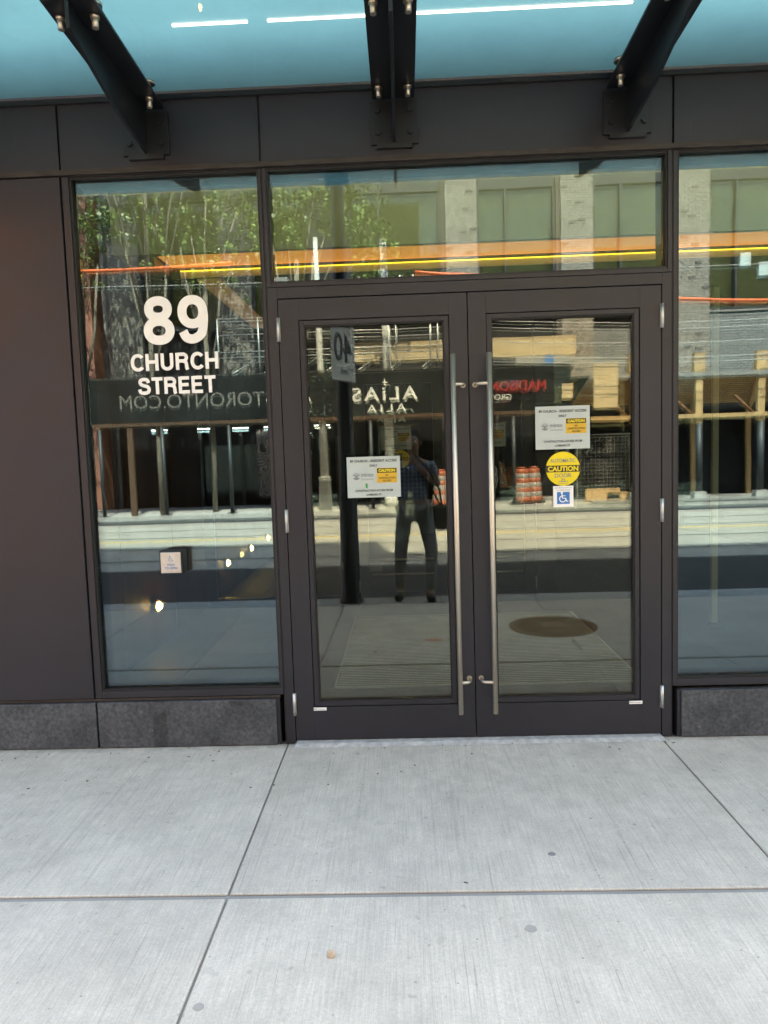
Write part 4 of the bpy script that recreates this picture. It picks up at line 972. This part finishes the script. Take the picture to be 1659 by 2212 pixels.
# timber shed at the right
sh = thing('timber_hoarding', 'open timber hoarding roof on wrapped posts across the street at right', 'hoarding', (8, -16, 0))
def T(mb, n, m_, lab=None): return part(mb, n, m_, sh, 0, lab)
for x in (5.75, 7.45, 9.05, 10.7, 12.3):
    T(MB().box(x-.14, x+.14, -15.52, -15.36, 3.30, 3.85), 'post_head', 'wood')
    T(MB().box(x-.09, x+.09, -15.50, -15.36, 2.05, 3.30), 'wood_post', 'wood')
    T(MB().tube((x+.02, -15.43, .22), (x+.02, -15.43, 2.05), .085, .09, 12), 'wrapped_post', 'scafdark')
    T(MB().box(x-.14, x+.16, -15.58, -15.28, .0005, .22), 'concrete_foot', 'curb')
    T(MB().box(x+.65, x+.76, -17.6, -17.48, .0005, 2.7), 'rear_post', 'wood')
    mb = MB(); mb.path([(x, -15.45, 3.2), (x+.7, -17.5, 2.5)], .07, 4); T(mb, 'rafter', 'wood')
    mb = MB(); mb.path([(x-.6, -15.6, 2.75), (x-.05, -15.45, 2.15)], .045, 4); T(mb, 'knee_brace', 'woodor')
for k in range(15):
    f = k/15; y = -15.44-f*2.1; z = 3.28-f*.62
    T(MB().box(4.6, 13.2, y-.13, y-.004, z-.03, z), 'roof_plank', 'wood')
T(MB().box(4.6, 13.2, -15.35, -15.29, 3.24, 3.34), 'edge_board', 'retro')
T(MB().box(4.6, 13.2, -15.35, -15.29, 2.17, 2.27), 'ledger', 'wood')
T(MB().box(4.55, 13.2, -17.75, -17.65, .0, 2.6), 'rear_board', 'shopdark')
T(MB().box(4.6, 13.2, -15.62, -15.18, .0003, .06), 'kerb_rail', 'retro')
t = thing('plywood_sheet', 'weathered plywood sheet hung high between walkway and timber hoarding', 'plywood sheet', (4.95, -15.2, 2.5))
part(MB().box(4.68, 5.30, -15.28, -15.25, 2.50, 3.66), 'board', 'ply', t); part(MB().box(4.68, 5.30, -15.2899, -15.281, 3.0, 3.08), 'batten', 'wood', t)
tag(MB().box(3.86, 4.16, -15.34, -15.31, 2.78, 3.16).build('plywood_offcut', 'ply'), 'small plywood offcut fixed at the right end of the banner', 'plywood')
# wire fence
t = thing('wire_fence_panel', 'wire mesh fence panel standing beside the timber posts', 'fence', (5.2, -15.9, 0))
mb = MB()
for k in range(17): mb.tube((4.4+k*.1, -15.95, .1), (4.4+k*.1, -15.95, 1.75), .004, n=5)
for k in range(17): mb.tube((4.4, -15.95, .12+k*.1), (6.0, -15.95, .12+k*.1), .004, n=5)
part(mb, 'mesh', 'scaf', t); part(MB().path([(4.4, -15.95, .0), (4.4, -15.95, 1.8), (6.0, -15.95, 1.8), (6.0, -15.95, .0)], .02, 8), 'frame', 'scaf', t)
for i, (x, z, w_) in enumerate(((5.0, .35, .45), (5.5, .25, .4))):
    tag(MB().box(x-w_, x+w_, -15.75, -15.6, z-.18 if i else .001, z).build('lumber_pile', 'wood', bevel=.01), ['short lumber pile beside the fence panel', 'long low lumber pile by the timber post'][i], 'lumber')
# traffic barrels
def barrel(x, y, lab):
    t = thing('traffic_barrel', lab, 'traffic barrel', (x, y, 0), 'orange barrels across the street')
    part(MB().lathe((x, y, 0), [(.30, .001), (.31, .05), (.26, .07)], 16), 'base', 'rubber', t)
    z = .07; r = .245
    for k in range(7):
        h = .125; part(MB().lathe((x, y, 0), [(r, z), (r-.012, z+h)], 20), 'band', 'orange' if k % 2 == 0 else 'retro', t); z += h; r -= .012
    part(MB().lathe((x, y, 0), [(.10, z), (.10, z+.05)], 10), 'handle', 'orange', t)
barrel(2.85, -15.7, 'orange and white traffic barrel seen in the right door leaf'); barrel(.65, -15.7, 'orange and white traffic barrel seen beside the person')
barrel(3.2, -15.95, 'orange traffic barrel standing half behind another')
# street poles
t = thing('concrete_pole', 'pale concrete pole with a wide stepped base at the left', 'pole', (-2.5, -15.5, 0))
part(MB().lathe((-2.5, -15.55, 0), [(.19, .001), (.15, .86), (.18, .88), (.16, .90)], 8), 'base', 'pole', t)
part(MB().lathe((-2.5, -15.55, 0), [(.11, .901), (.09, 4.2), (.06, 7.2)], 12), 'shaft', 'pole', t)
t = thing('lamp_post', 'pale grey lamp post rising above the walkway', 'lamp post', (-.72, -15.95, 0))
part(MB().lathe((-.72, -15.95, 0), [(.13, .001), (.115, 4), (.09, 7.2)], 14), 'shaft', 'pole', t)
part(MB().lathe((-.72, -15.95, 0), [(.18, .0005), (.18, .25), (.14, .28)], 12), 'base', 'pole', t)
for z in (5.65, 5.9, 6.1):
    part(MB().tube((-1.6, -15.95, z), (.1, -15.95, z+.03), .02, n=6), 'crossarm', 'scaf', t)
for x in (-1.4, -1.0, -.3, .05):
    part(MB().tube((x, -15.95, 5.8), (x, -15.95, 6.25), .05, .03, 8), 'insulator', 'pole', t)
part(MB().box(-3.75, -3.2, -15.4, -15.1, 5.55, 6.1), 'junction_box', 'retro', t)
# overhead lines
def line(p0, p1, sag, r, m_, name, lab, cat):
    pts = []
    for k in range(13):
        f = k/12; p = Vector(p0).lerp(Vector(p1), f); p.z -= sag*4*f*(1-f); pts.append(p)
    tag(MB().path(pts, r, 6).build(name, m_), lab, cat)
line((.1, -15.9, 6.3), (3.1, -15.9, 6.12), .04, .05, 'hose', 'line_cover', 'upper orange sleeve on the overhead wire right of the lamp post', 'wire sleeve')
line((.1, -15.95, 6.2), (2.0, -15.9, 5.98), .02, .04, 'hose', 'line_cover', 'lower orange sleeve on the overhead wire right of the lamp post', 'wire sleeve')
line((6.2, -14.9, 5.20), (12.5, -14.9, 5.10), .12, .05, 'hose', 'line_cover', 'orange sleeve on the overhead wire in the right window', 'wire sleeve')
line((-9.5, -15.0, 6.45), (-4.6, -15.0, 6.50), .05, .05, 'hose', 'line_cover', 'orange sleeve on the overhead wire in the left window', 'wire sleeve')
for i, (z, y) in enumerate(((4.75, -14.8), (4.62, -15.0), (4.25, -14.9), (3.85, -14.7), (3.75, -14.9))):
    line((1.8, y, z), (16, y, z+.35), .35, .014, 'cable', 'overhead_wire', 'overhead wire sagging over the far sidewalk, %s from the top' % ['first', 'second', 'third', 'fourth', 'fifth'][i], 'wire')
line((-22, -14.6, 6.3), (16, -14.6, 6.0), .3, .012, 'cable', 'overhead_wire', 'long overhead wire running the full street', 'wire')
t = thing('cable_coil', 'loose coil of cable leaning against the dark storefront', 'cable coil', (2.0, -17.0, 0))
mb = MB()
for k in range(4):
    r = .62-.06*k; mb.path([(1.75+r*math.cos(a/16*2*math.pi), -17.0+.05*k, .70+r*1.05*math.sin(a/16*2*math.pi)) for a in range(17)], .014, 6)
part(mb, 'loop', 'scaf', t)

# trees
def tree(x, y, h_, cr, blobs, lab, n, seed):
    R2 = random.Random(seed); t = thing('street_tree', lab, 'tree', (x, y, 0), 'trees on the far sidewalk')
    tr = MB(); tr.path([(x, y, .001), (x+.03, y, 2), (x-.05, y, 4), (x+.05, y, h_*.75)], .07, 8)
    tr.path([(x-.02, y, 3.6), (x+.35, y+.1, 5.0), (x+.5, y, 6.8)], .035, 6); tr.path([(x, y, 4.4), (x-.4, y-.1, 5.6), (x-.6, y, 7.2)], .03, 6)
    for bx, bz, br in blobs: tr.path([(x, y, 4.6), (x+bx*.5, y+R2.uniform(-.3, .3), (4.6+bz)/2+.5), (x+bx, y, bz)], .028, 5)
    part(tr, 'trunk', 'bark', t)
    lf = MB()
    for k in range(n):
        bx, bz, br = R2.choice(blobs)
        # small twigs of leaves grouped in tufts
        c = Vector((R2.gauss(0, .45), R2.gauss(0, .5), R2.gauss(0, .42)))*br
        c += Vector((x+bx, y, bz))
        for q in range(7):
            p = c+Vector((R2.gauss(0, .09), R2.gauss(0, .09), R2.gauss(0, .09)-.02*q))
            d = Vector((R2.uniform(-1, 1), R2.uniform(-1, 1), R2.uniform(-.8, .3))).normalized(); e = d.orthogonal().normalized()
            e = (Matrix.Rotation(R2.uniform(0, 6.28), 3, d) @ e); l = R2.uniform(.09, .17); w_ = l*.42
            lf.poly([p, p+d*l*.5+e*w_, p+d*l, p+d*l*.5-e*w_])
    o = part(lf, 'crown', 'leaf', t); o['kind'] = 'stuff'; return t
tree(-5.6, -15.9, 9, 1, [(-1.6, 8.2, 1.1), (-.3, 7.6, 1.1), (1.0, 8.1, 1.2), (.2, 8.9, 1.2), (1.5, 7.3, .7), (-1.0, 7.0, .6), (.3, 6.7, .7)], 'leafy young tree mirrored in the tall left window', 280, 3)
tree(-3.1, -15.8, 9, 1, [(-.5, 8.3, .7), (.6, 8.5, .8), (1.2, 8.0, .8), (1.9, 7.6, .8), (2.2, 6.9, .7), (1.6, 8.8, .8), (-.2, 7.6, .4)], 'leafy young tree mirrored at the left of the transom', 330, 4)
tree(-8.9, -15.7, 8.6, 1, [(-.6, 8.3, .9), (.3, 7.8, .8), (-.2, 6.9, .7), (.2, 9.0, .9)], 'thin tree in front of the red brick house', 170, 5)
tree(-7.0, -15.6, 15, 1, [(-1.6, 12.0, 1.3), (0, 12.6, 1.5), (1.6, 12.2, 1.4), (.8, 13.6, 1.3), (-.8, 13.8, 1.3), (2.6, 13.2, 1.2), (-2.4, 13.0, 1.1), (.2, 11.2, 1.1)], 'tall tree added above view to shade the brickwork at far left', 1300, 6)  # crown above view, added to shade the brick piers behind it
